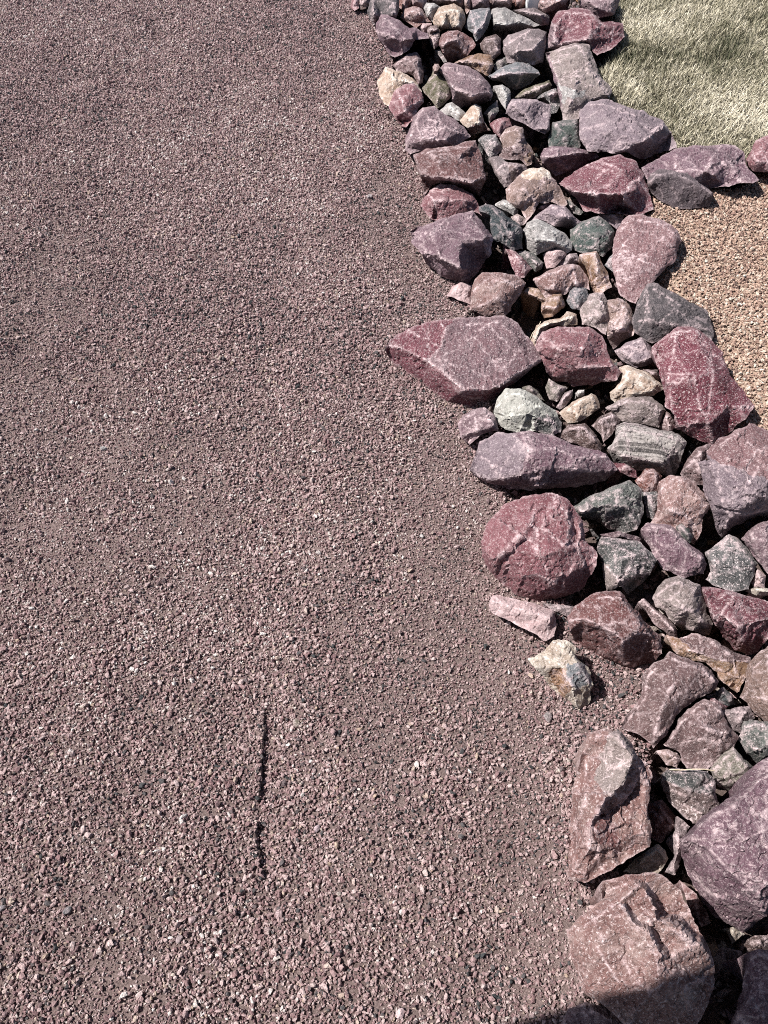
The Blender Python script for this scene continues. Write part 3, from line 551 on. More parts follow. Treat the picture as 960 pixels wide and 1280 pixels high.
rock('H','grey_pink','grey pink marbled rock below the white and orange rock',"463,385 560,330 640,310 740,320 800,370 825,400 785,500 700,482 620,472 560,462 520,420","500,390/.7 600,345/.95 730,350/1 800,400/.9; 620,430/.75 730,440/.75",H=12)
rock('H','brown_purple','grey brown stone between the grey pink marbled rock and the tall maroon boulder',"778,500 830,405 877,430 885,500 850,542","830,430/1 850,500/.8",H=9)
rock('H','cream','white and orange stone with dark flecks below the rose maroon boulder',"183,410 260,350 380,295 412,310 432,385 370,422 300,472 240,475","230,400/.75 320,340/.95 390,320/1 410,380/.85; 300,430/.8",H=9)
rock('H','grey_mauve','slim lilac grey splinter left of the white and orange stone with dark flecks',"168,380 220,290 270,272 268,315 225,375 190,392","200,340/.9 255,285/1",H=8)
rock('H','olive_grey','grey wedge left of the slim lilac grey splinter',"103,260 125,205 200,248 235,262 175,345 130,335","135,230/1 200,265/.95; 150,320/.7",H=8)
rock('H','white_grey','tiny grey stone above the white and orange stone with dark flecks',"280,300 300,278 340,275 338,305 300,318","315,290/1",H=5)
rock('H','dark_brown','dark brown rounded rock above the long purple boulder in the middle',"168,547 250,480 340,475 400,530 442,600 432,645 340,620 260,590","250,510/.9 330,500/1 400,570/.9",H=10)
rock('H','dark_brown','dark brown stone with a grey cheek left of the banded grey rock',"378,490 440,430 500,402 558,455 512,530 450,595 430,540","440,450/.95 510,430/1; 450,540/.7",H=10)
rock('H','white_green','white and greenish boulder between the biggest slab and the long purple boulder',"-208,400 -185,330 -134,268 -60,262 10,290 90,350 160,400 202,470 195,530 150,547 50,525 -60,540 -140,515 -200,470","-190,380/.6 -120,300/.85 -50,300/.97 60,370/.97 ; -120,430/.8 0,420/1 50,440/.85 160,470/.7; 20,500/.5",H=14,zones=[('black_white', '40,445 95,425 160,440 215,470 205,545 150,560 60,530')])
rock('H','olive_grey','grey stone behind the white and greenish boulder',"-40,262 10,245 60,280 100,340 40,320","20,270/1",H=9)
rock('Q7','mauve','small purple pink rock on the gravel left of the white and greenish boulder',"6,110 30,70 80,40 130,35 182,70 192,140 115,162 60,207 20,172","40,85/.8 85,60/.95 95,140/.8 60,200/.1; 140,60/1 175,120/.9",H=11)
rock('Q7','purple','long purple boulder with pale frosted left face in the middle of the border',"63,320 110,190 190,150 260,155 340,140 450,165 530,200 640,235 700,245 742,320 690,372/.2 560,402/.12 420,408/.1 340,414/.06 240,408/.04 150,388/.04 90,352/.2","80,330/.35 150,372/.4 300,345/.8 342,240/1 262,165/.85; 300,345/.8 420,395/.4; 342,240/1 470,225/.97 560,262/.95 700,262/.75; 440,300/.88 540,320/.8 660,330/.6; 560,262/.95 540,320/.8; 180,250/.7",H=17,zones=[('lilac', '50,320 110,180 190,140 262,150 342,240 300,345 150,372 80,340')])
rock('R1','rose','round rose red boulder with a fractured face in the middle of the gravel edge',"38,290 70,200 150,110 240,75 370,55 440,90 510,190 522,280 578,330 572,400 520,492/.15 440,535/.1 310,562/.02 200,532/.02 110,452/.04 60,390/.12","295,120/.88 270,205/.95 170,310/.85 85,385/.5; 270,205/.95 300,230/.86 430,298/.95 510,285/.75; 370,80/.85 440,150/.97 452,210/.95 445,260/.93; 462,175/.75 470,230/.7 458,262/.8; 500,200/.9 490,300/.85 515,400/.6; 230,460/.6 300,440/.72 390,470/.6 520,400/.55; 300,230/.86 300,350/.9",H=19,snap=0.35)
rock('R1','pale_pink','pale pink plank shaped stone lying on the gravel below the round rose boulder',"73,575 95,533 130,533 250,560 372,600 387,640 382,722 340,740 250,692 150,642 90,612","95,560/.85 240,600/.95 362,635/1 350,715/.55; 240,660/.6",H=9,facets=.6)
rock('R1','grey_mauve','flat grey stone under the round rose boulder beside the plank shaped stone',"330,570 400,575 475,585 442,632 380,605","400,590/1",H=5)
rock('Q7','green_grey','grey and white streaked rock with a dark front right of the round rose boulder',"538,500 640,430 740,390 800,368 852,410 872,520 835,600 740,614/.05 690,592/.1 640,552/.2 580,542","570,515/.7 640,500/.85 690,490/.95 800,490/.9 865,480/.6; 690,490/.95 690,580/.3; 650,450/.9 760,415/1",H=14,zones=[('black_white', '630,560 690,495 800,495 880,515 845,610 740,620')])
rock('R1','black_white','black and white veined rock right of the round rose boulder',"578,310 600,260 660,265 760,280 830,330 857,370 825,430 770,490/.1 720,532/.05 690,492 620,512/.1 600,380","600,290/.8 650,300/.92 760,340/1 840,370/.75; 620,400/.65 680,465/.75 810,430/.6; 690,380/1",H=14,zones=[('grey_pink', '590,375 620,395 680,465 640,520 605,520')])
rock('R1','mauve','thin mauve stone behind the black and white veined rock',"590,252 680,235 785,268 765,290 660,270","680,252/1",H=10)
rock('R2','purple','purple diamond shaped rock in the centre right of the border',"198,100 240,66 380,73 420,130 500,200 580,260 594,310 572,378 460,392 330,347 290,290 250,210 215,170","225,110/.85 300,90/.95 380,110/1 480,220/1 575,280/.95; 260,190/.7 350,320/.6 460,365/.6 560,355/.6; 380,230/.9",H=11,facets=.5)
rock('R2','dark_green','small dark green stone tucked behind the purple diamond shaped rock',"388,90 440,63 492,100 508,150 492,187 440,152","440,90/1 480,130/.9",H=8,z=2)
rock('Q8','pink_granite','orange pink mottled rock right of the grey streaked rock',"318,672 360,590 368,450 430,410 490,418 560,458 628,520 642,590 607,640 582,740 555,792/.05 500,750 430,685","375,500/.75 430,430/.9 500,440/1 600,540/.95 595,630/.7; 430,600/.9 540,640/.8 550,770/.2; 380,640/.6",H=14)
rock('Q8','banded','banded grey and white rock with a cracked right end',"83,265 130,200 135,140 180,118 330,148 470,188 512,230 492,300 457,402/.1 420,422/.08 330,387/.1 200,382/.12 120,332/.15","110,270/.6 140,200/.85 180,150/.95 330,180/1 475,210/.95 430,290/.8 400,380/.4; 150,300/.65 390,345/.7",H=13,facets=.5)
rock('Q8','red_brown','red brown stone below the banded grey rock',"233,440 290,378 340,373 385,415 362,452 352,492 300,518 260,472","285,400/.9 345,395/1 350,450/.8; 300,480/.7",H=10)
rock('Q8','maroon','small dark maroon stone under the left end of the banded grey rock',"115,340 180,345 240,385 250,425 200,415 140,390","190,370/1",H=7)
rock('Q8','grey_granite','small grey stone between the grey streaked rock and the orange pink mottled rock',"272,500 352,500 372,560 362,600 335,655 300,640","310,530/1 340,590/.9",H=8)
rock('Q8','brown_purple','brown rock between the banded grey rock and the large lilac boulder',"478,402 520,320 570,260 640,238 660,300 625,350 630,470 560,462 500,432","520,360/.85 590,290/1 600,400/.9",H=11)
rock('Q8','lilac','large lilac and pink boulder at the right edge below the tall maroon boulder',"578,340 635,330 625,280 690,210 790,165 860,125 960,170 1060,200 1060,610 960,628/.3 860,642/.25 780,685/.2 710,752/.05 690,730/.1 650,600 610,480","680,350/.85 640,340/.8; 700,240/.85 790,180/.9 900,265/.97 1050,300/1; 680,350/.85 690,460/.85 750,640/.6 720,740/.1; 900,265/.97 840,390/1 900,520/.95 ; 750,640/.6 880,625/.6 1050,560/.65",H=24,zones=[('pink_slab', '615,280 690,200 860,115 1070,190 1070,400 960,440 840,390 760,350 690,345')])
rock('I','mauve','mauve rock with a brown top at the right edge below the large lilac boulder',"778,605 830,550 940,490 1060,460 1060,860 960,835 900,765 840,680","850,560/.9 870,600/.95 1000,640/1; 830,620/.8 930,750/.7; 940,530/1",H=14)
rock('I','grey_granite','flat grey granite rock with salt and pepper grain near the right edge',"543,700 600,650 700,578 760,595 830,670 897,770 862,850 832,942 700,962 600,912 543,877 582,820","560,700/.7 690,605/.92 760,630/1 860,770/.9; 600,800/.8 580,870/.4; 780,900/.6",H=10,facets=.5)
rock('I','pale_pink','small white grey stone right of the flat grey granite rock',"845,895 890,810 942,850 935,930 865,925","895,840/1 920,890/.8",H=7)
rock('J','cream_rust','yellow stone above the maroon rock at the right edge',"800,108 860,80 935,83 1000,95 1000,140 940,138 880,137","880,100/1 960,110/1",H=6)
# --- lower right
rock('J','grey_pink','rounded tan pink boulder beside the maroon rock at the right edge',"138,160 180,80 240,20 330,-2 400,28 480,60 530,250 572,340 545,422/.1 430,385 350,384/.1 300,342 230,252 170,212","175,140/.65 250,60/.9 340,40/.95 460,90/1; 280,200/.92 400,230/1 500,330/.85; 360,350/.4",H=16,facets=.6,smooth=5)
rock('R2','maroon','maroon rock with bright pink broken edges at the right edge',"538,450 640,443 750,480 870,510 960,530 1060,560 1040,700 962,765 900,842/.05 830,857/.02 760,828/.03 700,762/.1 650,682 600,600","560,460/.8 640,640/.85 690,705/.5; 640,640/.85 680,610/.95 755,495/.95; 680,610/.95 770,690/1 810,790/.6; 770,690/1 960,640/.95; 930,740/.6",H=16)
rock('J','brown_purple','slim brown stone left of the rounded tan pink boulder',"43,180 80,163 150,220 220,260 310,360 323,445 300,442 210,382 150,332 100,250","90,195/.9 200,280/1 300,390/.9",H=9)
rock('J','orange_rust','orange and grey layered slab under the rounded tan pink boulder',"243,415 330,440 420,400 560,440 700,520 832,575 842,620 785,760 742,832 640,762 600,682 520,622 420,592 340,562 288,520","280,480/.7 440,535/.88 600,590/.9 720,600/.9 835,600/.8; 560,470/.95 700,540/1; 720,600/.9 740,800/.3; 650,680/.7",H=12,zones=[('brown_purple', '330,430 420,390 560,430 845,565 850,620 740,606 600,590 440,535 340,470')])
rock('R3','brown_maroon','big maroon brown angular boulder below the round rose boulder',"258,112 290,65 390,0 440,-8 500,-5 550,60 610,130 682,200 695,285 640,332/.05 560,352/.02 510,344/.02 400,292/.02 290,232/.05 265,182","265,130/.65 330,125/.85 400,150/.9 470,185/.97 510,235/.9 512,335/.15; 510,235/.9 560,195/.95 640,195/.85 685,215/.6; 400,25/.85 500,30/.95 600,150/1 560,195/.95; 640,195/.85 560,345/.1",H=19)
rock('R3','cream_rust','white stone with rust and black stains alone on the gravel',"73,310 150,270 190,225 240,220 292,255 302,310 352,350 378,430 352,512/.05 310,547/.02 260,502/.02 180,442/.02 110,350","150,300/.75 230,345/.88 270,430/.8 300,530/.25; 240,240/.9 310,330/1 360,430/.7; 200,260/.85",H=11,zones=[('orange_rust','160,365 235,350 280,430 240,490 190,440'),('blue_grey','245,330 335,325 365,420 300,455 255,410')])
rock('R4','brown_purple','large brown purple kidney shaped rock at the gravel edge in the lower right',"78,530 110,450 200,340 213,200 280,140 340,110 370,68 430,93 540,138 620,178 662,250 652,292 590,322 500,372 430,422 388,480 362,562 275,648 240,602 170,562","90,520/.3 220,350/.6 235,220/.65 290,160/.75; 370,100/.85 540,170/1 640,250/.95; 400,250/1 320,400/.95 270,610/.6; 480,320/.9 370,470/.7",H=14,facets=.7)
rock('R4','brown_purple','brown mauve rock fitted against the kidney shaped rock',"333,627 390,540 420,470 520,380 580,353 680,390 700,470 750,540 782,580 752,640 640,742 600,778 470,774 440,722 432,682","360,610/.6 440,490/.8 575,375/.85 680,430/.9; 560,520/1 720,570/.95; 480,740/.5 620,720/.6",H=12,facets=.7)
rock('R4','tan_pink','small tan pink stone below the tip of the kidney shaped rock',"288,665 350,653 420,678 438,720 412,768 350,748","350,680/1 415,710/.9",H=6,z=1)
rock('R4','blue_black','small black green stone at the shaded tip of the orange and grey slab',"588,340 650,308 690,283 750,333 768,392 720,397 640,362","690,310/1 740,360/.9",H=8)
rock('R4','maroon','small maroon stone between the black green stone and the brown mauve rock',"585,352 640,350 720,400 690,440 640,420","650,375/1",H=9)
rock('R4','grey_mauve','pale grey mauve triangular stone left of the grey green rock at the right edge',"650,440 760,405 850,398 882,470 822,500 802,568 740,535 700,475","720,440/.9 830,430/1; 780,510/.75",H=10)
rock('R4','green_grey','grey green rock at the right edge above the huge purple boulder',"788,600 810,490 850,473 1000,500 1060,520 1060,630 940,702 890,742/.05 830,682","820,520/.8 900,510/.95 1000,540/1; 830,640/.6 930,660/.85",H=12)
rock('R4','olive_grey','olive grey rounded rock above the huge purple boulder',"608,770 680,690 750,638 800,690 872,760 852,840 800,882 740,918/.05 650,872","640,770/.7 700,710/.85 755,665/.95 840,760/1; 700,840/.75 800,850/.6",H=11)
rock('K','black_pink','black and white speckled rock with a pinkish lower half above the huge purple boulder',"203,650 215,590 280,568 400,578 540,583 582,660 595,750 615,822 520,955 430,957 340,882 270,802 215,722","215,650/.7 300,690/.85 400,725/.95 590,760/.9; 280,590/.8 500,610/1; 350,820/.5 480,880/.6",H=14,zones=[('black_white', '195,650 210,580 280,558 550,575 605,690 600,760 400,725 300,690')])
rock('R4','tan_pink','tan pink rough rock cut by the right edge beside the orange and grey slab',"838,150 900,80 960,30 1060,0 1060,520 950,502 880,442 830,372 788,342 830,240","870,180/.8 960,90/1; 850,340/.6 930,350/.9 1040,400/1",H=15)
rock('R5','pink_granite','tall pink grey boulder with a scooped face on the gravel in the lower right',"73,772 80,600 95,350 140,180 170,95 240,78 310,85 370,150 390,200 440,230 462,300 440,440 462,560 452,622 340,684 300,714 240,744 150,788","200,110/.85 300,105/.95 385,220/1 330,340/.98 260,400/.93; 398,238/.7 348,356/.6 288,422/.62; 385,220/1 440,330/.7; 150,220/.6 160,420/.75 90,600/.35; 260,400/.9 170,520/.75 260,620/.62 330,660/.45; 170,520/.75 165,640/.7 240,700/.45; 420,560/.65 330,640/.5",H=26,zones=[('grey_pink', '260,95 320,80 395,215 330,345 255,395 190,300'), ('brown_maroon', '165,520 220,440 300,560 330,655 260,620 200,600')],snap=0.3)
rock('R5','brown_maroon','dark maroon rock in shade right of the tall pink grey boulder',"440,420 510,405 572,480 582,540 500,605 455,580","500,440/.95 560,520/.9",H=12,z=-5)
rock('L','grey_mauve','curved grey streaked stone left of the huge purple boulder',"345,250 400,180 415,95 495,160 445,240 445,350 402,452 335,432 395,330","410,190/.9 430,280/1 390,400/.8",H=9,z=-2)
rock('L','cream_rust','white stone with rusty cracks below the tall pink grey boulder',"88,430 170,350 300,262 342,300 362,350 332,400 300,442 240,437 150,445","170,390/.8 290,300/1 340,350/.9",H=9,z=-2)
rock('L','purple','huge purple boulder with white crust cut by the right edge',"438,240 520,150 640,45 740,-20 800,-70 870,-200 960,-260 1080,-300 1080,600 930,702 870,750/.08 806,793/.02 640,702/.06 560,590/.1 480,450/.12 443,330/.2","450,255/.65 540,270/.78 620,310/.86 740,450/.88 900,560/.86 1050,480/.9; 540,160/.8 720,60/.97 900,-120/1 1050,-180/1; 800,250/1 1000,150/1; 640,560/.5 800,680/.4",H=26,facets=.6)
rock('R6','pink_granite','bulky pink grey layered boulder at the bottom with a deep diagonal crack',"63,370 130,300 215,240 223,150 330,118 450,108 510,130 570,190 620,290 670,390 717,500 725,590 690,700 640,800 600,860 400,880 260,720 130,642 88,480","110,365/.6 300,240/.82 390,165/.9 430,200/.94 470,315/.9 640,425/.85; 395,165/.92 445,235/.97 470,315/1 545,325/.98 600,385/.92 650,425/.88; 418,155/.78 466,228/.66 496,300/.66 560,306/.66 620,366/.62; 425,350/.97 470,430/.96 500,480/.95; 442,345/.80 492,425/.72 522,478/.80; 310,255/.92 350,320/.92 385,350/.92; 328,250/.76 370,312/.74 400,342/.82; 300,240/.82 360,340/.86 470,500/.92 480,640/.8; 225,200/.6 330,160/.8; 200,440/.75 300,600/.7; 690,560/.6 590,620/.75; 420,780/.5",H=28,snap=0.2)
rock('R6','mauve','rounded rock in shade at the bottom edge left of the bulky layered boulder',"20,800 80,710 150,686 260,708 340,760 400,810 390,900 40,900","110,730/.9 200,730/1 300,790/.9",H=10)
rock('M','purple','smooth dark rock in the shade at the bottom right corner',"675,1000 760,720 820,440 880,403 1100,410 1100,1100 680,1100","830,470/.8 900,440/.95 1050,500/1; 790,800/.8",H=19,facets=.5)
rock('M','cream_rust','small ochre stone catching sun under the huge purple boulder',"640,245 700,232 785,285 720,335 690,360","695,262/1",H=8,z=-5)
rock('L','brown_maroon','brown stone deep in the gap right of the bulky layered boulder',"430,480 530,565 575,640 620,740 560,760 480,640","530,640/1",H=7,z=-6)
rock('M','dark_brown','dark stone deep in the shaded gap at the bottom right',"480,440 620,380 760,420 800,520 720,640 560,640","620,500/1",H=6,z=-9)

rock('M','dark_brown','added dark brown stone standing in for shade under the huge purple boulder at the right edge',"760,330 860,290 980,300 1040,380 980,430 860,440 790,420","900,350/1",H=9,z=-9)  # added stone: its dark colour stands in for the shade in this gap
# ------------------------------------------------------------------ gravel (nobody could count it)
def pebble_protos(n, mat, flat=.62, seed=3):
    c = bpy.data.collections.new('pebble_shapes'); r = np.random.default_rng(seed)
    t = (1 + 5 ** .5) / 2
    V0 = np.array([(-1, t, 0), (1, t, 0), (-1, -t, 0), (1, -t, 0), (0, -1, t), (0, 1, t), (0, -1, -t), (0, 1, -t), (t, 0, -1), (t, 0, 1), (-t, 0, -1), (-t, 0, 1)], float)
    V0 /= np.linalg.norm(V0[0])
    F = [(0, 11, 5), (0, 5, 1), (0, 1, 7), (0, 7, 10), (0, 10, 11), (1, 5, 9), (5, 11, 4), (11, 10, 2), (10, 7, 6), (7, 1, 8), (3, 9, 4), (3, 4, 2), (3, 2, 6), (3, 6, 8), (3, 8, 9), (4, 9, 5), (2, 4, 11), (6, 2, 10), (8, 6, 7), (9, 8, 1)]
    for i in range(n):
        V = V0.copy(); pl = r.normal(size=(7, 3)); pl /= np.linalg.norm(pl, axis=1)[:, None]
        for n_ in pl:                                    # broken faces
            e = V @ n_ - r.uniform(.35, .7); V = V - np.where(e > 0, e, 0)[:, None] * n_
        V = V * r.uniform(.85, 1.15, (12, 1)) * np.array((1.15, r.uniform(.6, 1), flat * r.uniform(.8, 1.3))) * .58
        me = bpy.data.meshes.new('pebble'); me.from_pydata([tuple(v) for v in V], [], F); me.materials.append(mat)
        c.objects.link(bpy.data.objects.new('pebble_shape', me))
    return c
def scatter(name, pts, scale, rot, col, protos, label):
    me = bpy.data.meshes.new(name); me.vertices.add(len(pts)); me.vertices.foreach_set('co', np.asarray(pts, np.float32).ravel())
    for an, ty, da, key in (('scl', 'FLOAT_VECTOR', scale, 'vector'), ('rot', 'FLOAT_VECTOR', rot, 'vector'), ('pcol', 'FLOAT', col, 'value'), ('pick', 'INT', rng.integers(0, 999, len(pts)), 'value')):
        a = me.attributes.new(an, ty, 'POINT'); a.data.foreach_set(key, np.asarray(da, np.int32 if ty == 'INT' else np.float32).ravel())
    o = bpy.data.objects.new(name, me); COL.objects.link(o)
    t = bpy.data.node_groups.new(name, 'GeometryNodeTree')
    t.interface.new_socket('Geometry', in_out='INPUT', socket_type='NodeSocketGeometry'); t.interface.new_socket('Geometry', in_out='OUTPUT', socket_type='NodeSocketGeometry')
    gi, go = t.nodes.new('NodeGroupInput'), t.nodes.new('NodeGroupOutput')
    ci = t.nodes.new('GeometryNodeCollectionInfo'); ci.inputs[0].default_value = protos; ci.inputs[1].default_value = True; ci.inputs[2].default_value = True
    ip = t.nodes.new('GeometryNodeInstanceOnPoints'); ip.inputs['Pick Instance'].default_value = True
    def attr(n, ty):
        x = t.nodes.new('GeometryNodeInputNamedAttribute'); x.data_type = ty; x.inputs[0].default_value = n; return x.outputs[0]
    e = t.nodes.new('FunctionNodeEulerToRotation'); t.links.new(attr('rot', 'FLOAT_VECTOR'), e.inputs[0])
    t.links.new(gi.outputs[0], ip.inputs['Points']); t.links.new(ci.outputs[0], ip.inputs['Instance'])
    t.links.new(e.outputs[0], ip.inputs['Rotation']); t.links.new(attr('scl', 'FLOAT_VECTOR'), ip.inputs['Scale']); t.links.new(attr('pick', 'INT'), ip.inputs['Instance Index'])
    t.links.new(ip.outputs[0], go.inputs[0])
    md = o.modifiers.new('scatter', 'NODES'); md.node_group = t
    return tag(o, label, None, None, 'stuff')
def pebble_mat(name, stops):
    k = N(name); a = k.n('ShaderNodeAttribute', attribute_type='INSTANCER', attribute_name='pcol')
    col = k.ramp(a.outputs['Fac'], stops, 'LINEAR')
    v = k.n('ShaderNodeTexCoord').outputs['Object']
    col = k.mix(.5, col, k.ramp(k.noise(v, 3, 4, .7), [(.35, .3), (.65, .7)]), 'OVERLAY')
    return k.done(col, .8, k.bump(k.noise(v, 4, 4, .7), .6, .12), .3)
PM = pebble_mat('mauve_gravel', [(0, (.06, .063, .066)), (.06, (.13, .115, .118)), (.12, (.23, .138, .143)), (.30, (.325, .205, .207)), (.55, (.42, .293, .292)), (.75, (.54, .402, .395)), (.93, (.61, .485, .47)), (.96, (.48, .36, .28)), (1, (.76, .69, .66))])
TM = pebble_mat('tan_gravel', [(0, (.15, .10, .085)), (.12, (.32, .20, .165)), (.4, (.50, .335, .26)), (.7, (.63, .455, .36)), (.9, (.70, .57, .47)), (1, (.78, .72, .63))])
RUB = pebble_mat('rubble', [(0, (.05, .06, .06)), (.2, (.10, .10, .10)), (.4, (.16, .10, .105)), (.6, (.22, .16, .165)), (.8, (.28, .21, .19)), (.93, (.36, .32, .29)), (1, (.3, .18, .1))])
def uniform(n, x0, x1, y0, y1): return np.c_[rng.uniform(x0, x1, n), rng.uniform(y0, y1, n)]
def in_view(p, m=.35):                                   # what the camera, or one a step aside, could see
    edge = .72 + .36 * np.maximum(p[:, 1], 0) + .05
    return (np.abs(p[:, 0]) < edge + m) & (p[:, 1] > -.25) & (p[:, 1] < 4.9)
def gravel(name, p, dmin, dmed, sig, dmax, mat, label, sink=.12, tilt=1.0, seed=3, zoff=0):
    d = np.clip(np.exp(rng.normal(math.log(dmed), sig, len(p))), dmin, dmax)
    zz = ground_z(p) + d * rng.uniform(.12, .58, len(p)) + zoff
    sc = d[:, None] * np.c_[np.ones(len(p)), rng.uniform(.75, 1.1, len(p)), rng.uniform(.75, 1.2, len(p))]
    rot = np.c_[rng.normal(0, tilt, len(p)), rng.normal(0, tilt, len(p)), rng.uniform(0, 6.28, len(p))]
    q_ = np.c_[p, np.zeros(len(p))]
    col = np.clip(rng.random(len(p)) + .10 * vnoise(q_, 1.3, 2, 7.7) + .10 * vnoise(q_, 8, 2, 3.3), 0, 1)
    return scatter(name, np.c_[p, zz], sc, rot, col, pebble_protos(9, mat, seed=seed), label)
p = uniform(1250000, -2.9, 1.3, -.25, 4.9); p = p[in_view(p)]
inn = pip(p, BEDW); db = pdist(p, BEDW)
keep = (~inn | (db < .05)) & ~pip(p, TANW) & ~pip(p, LAWNW)
p = p[keep]; q3 = np.c_[p, np.zeros(len(p))]
patch = .6 * vnoise(q3, 1.7, 3, 11.3) + .5 * vnoise(q3, 6, 2, 2.2) + .8 * vnoise(q3 * np.array((3.2, .7, 1)), 1, 3, 6.1)          # packed sandy patches and loose patches
uband = np.exp(-((p[:, 0] - (.10 + .03 * p[:, 1])) / .22) ** 2)         # the packed strip along the middle
dens = np.clip(.92 + 1.0 * patch - .45 * uband, .20, 1)
lay = rng.random(len(p))
coarse = p[(lay < .92 * dens)]
fine = p[(lay > .25) & (rng.random(len(p)) < 1.25 - .22 * p[:, 1])]
gravel('gravel', coarse, .003, .0064, .33, .016, PM, 'loose mauve and pink crushed stone spread over the driveway', seed=3)
gravel('grit', fine, .002, .0042, .32, .008, PM, 'fine mauve grit between the larger pieces of the driveway gravel', seed=4, sink=.05)
p = uniform(290000, .55, 2.6, -.25, 3.6); p = p[pip(p, TANW) & in_view(p)]
gravel('pea_gravel', p, .004, .0088, .25, .015, TM, 'tan and pink pea gravel right of the stone border', seed=6, tilt=.6)
p = uniform(60000, -.1, 2.2, -.25, 4.4); p = p[pip(p, BEDW) & in_view(p)]; p = p[rng.random(len(p)) < .22]
gravel('bed_gravel', p, .004, .010, .5, .03, PM, 'scattered crushed stone in the gaps between the border rocks', seed=7)

p = uniform(16000, -.1, 2.2, -.25, 4.4); p = p[pip(p, BEDW) & in_view(p)]; p = p[pdist(p, BEDW) > .05]
gravel('rubble', p, .014, .022, .3, .04, RUB, 'small broken rubble lying deep between the border rocks', seed=9, tilt=1.2, zoff=.004)

# a few stray pieces one can pick out on the driveway
def stray(u, v, d, col, label, seed):
    r = np.random.default_rng(seed); c = at(np.array([(u, v)]), np.array([0.]))[0]; c[2] = ground_z(c[None, :2])[0]
    import bmesh
    bm = bmesh.new(); bmesh.ops.create_icosphere(bm, subdivisions=2, radius=.5)
    ax = np.array((1, r.uniform(.65, .9), r.uniform(.5, .7))) * d
    pl = r.normal(size=(9, 3)); pl /= np.linalg.norm(pl, axis=1)[:, None]
    for vv in bm.verts:
        q = np.array(vv.co)
        for n_ in pl:
            e = q @ n_ - .36
            if e > 0: q = q - n_ * e
        vv.co = q * ax
    me = bpy.data.meshes.new('pebble'); bm.to_mesh(me); bm.free(); me.materials.append(M[col])
    o = bpy.data.objects.new('pebble', me); COL.objects.link(o); o.location = c + np.array((0, 0, d * .22)); o.rotation_euler = (r.uniform(-.3, .3), r.uniform(-.3, .3), r.uniform(0, 6))
    tag(o, label, 'pebble', 'stray pebbles on the driveway')
for i, a in enumerate([(685, 896, .027, 'green_grey', 'grey green pebble on the driveway below the white stone with rust stains'),
        (87, 1139, .019, 'blue_black', 'dark green pebble near the lower left of the driveway'),
        (178, 1102, .014, 'cream', 'cream pebble above centre of the lower left driveway'),
        (241, 1150, .017, 'pale_pink', 'slim white pebble in the lower left driveway, right of the cream one'),
        (379, 993, .013, 'white_grey', 'small white pebble just right of the wheel print lip'),
        (397, 1036, .018, 'lilac', 'pale lilac pebble right of the lower end of the wheel print'),
        (226, 1174, .017, 'grey_mauve', 'grey mauve pebble low on the left of the driveway'),
        (349, 1143, .020, 'pale_pink', 'pink pebble below the wheel print'),
        (4, 1136, .020, 'blue_grey', 'blue grey pebble at the left edge of the driveway'),
        (129, 561, .020, 'white_grey', 'white pebble in the left half of the driveway at mid height'),
        (500, 1266, .020, 'pale_pink', 'pale pebble at the bottom edge of the driveway near the middle'),
        (371, 905, .020, 'olive', 'olive brown pebble right of the top of the wheel print'),
        (462, 245, .028, 'grey_granite', 'dark grey pebble on the upper driveway left of the brown box shaped boulder'),
        (527, 672, .016, 'white_grey', 'small white pebble on the driveway left of the round rose boulder')]): stray(*a, 40 + i)

# ------------------------------------------------------------------ lawn: dry blades, one mesh
k = N('dry_grass'); a = k.n('ShaderNodeAttribute', attribute_name='tone')
gcol = k.ramp(a.outputs['Fac'], [(0, (.075, .08, .045)), (.25, (.165, .155, .105)), (.5, (.30, .27, .19)), (.8, (.44, .40, .30)), (1, (.60, .55, .44))])
k.done(gcol, .7, None, .25); k.b.inputs['Subsurface Weight'].default_value = 0
p = uniform(230000, .7, 3.0, 2.0, 5.0); p = p[pip(p, LAWNW) & in_view(p, .5)]
p = p[pdist(p, LAWNW) > .012]
n = len(p); q3 = np.c_[p, np.zeros(n)]
gp = vnoise(q3, 2.6, 3, 4.4); gq = vnoise(q3, 14, 2, 8.8)
ang = rng.uniform(0, 6.283, n) + 2 * gq; L = rng.uniform(.018, .050, n); lean = np.clip(rng.normal(.62, .32, n) + .3 * gp, .05, 1.3)
dv = np.c_[np.cos(ang), np.sin(ang)]; sd = np.c_[-dv[:, 1], dv[:, 0]] * (rng.uniform(.0009, .0019, n))[:, None]
z0 = ground_z(p)
def lvl(t, wid):
    hx = L * (t * np.sin(lean) * (.6 + .4 * t)); hz = L * (t * np.cos(lean) * (1.15 - .35 * t)) + .002
    c = np.c_[p + dv * hx[:, None], z0 + hz]
    return c + np.c_[sd * wid, np.zeros(n)], c - np.c_[sd * wid, np.zeros(n)]
A0, B0 = lvl(0, 1); A1, B1 = lvl(.5, .8); A2, B2 = lvl(1, .12)
V = np.stack([A0, B0, A1, B1, A2, B2], 1).reshape(-1, 3)
b = np.arange(n)[:, None] * 6
F = np.vstack([b + np.array((0, 1, 3)), b + np.array((0, 3, 2)), b + np.array((2, 3, 5)), b + np.array((2, 5, 4))])
grass = link('grass', V, F, k.m); tone = np.clip(.66 + .55 * gp + .25 * gq + rng.normal(0, .28, n), 0, 1)
at_ = grass.data.attributes.new('tone', 'FLOAT', 'POINT'); at_.data.foreach_set('value', np.repeat(tone, 6).astype(np.float32))
tag(grass, 'dry straw coloured lawn beside the upper end of the stone border', None, None, 'stuff')

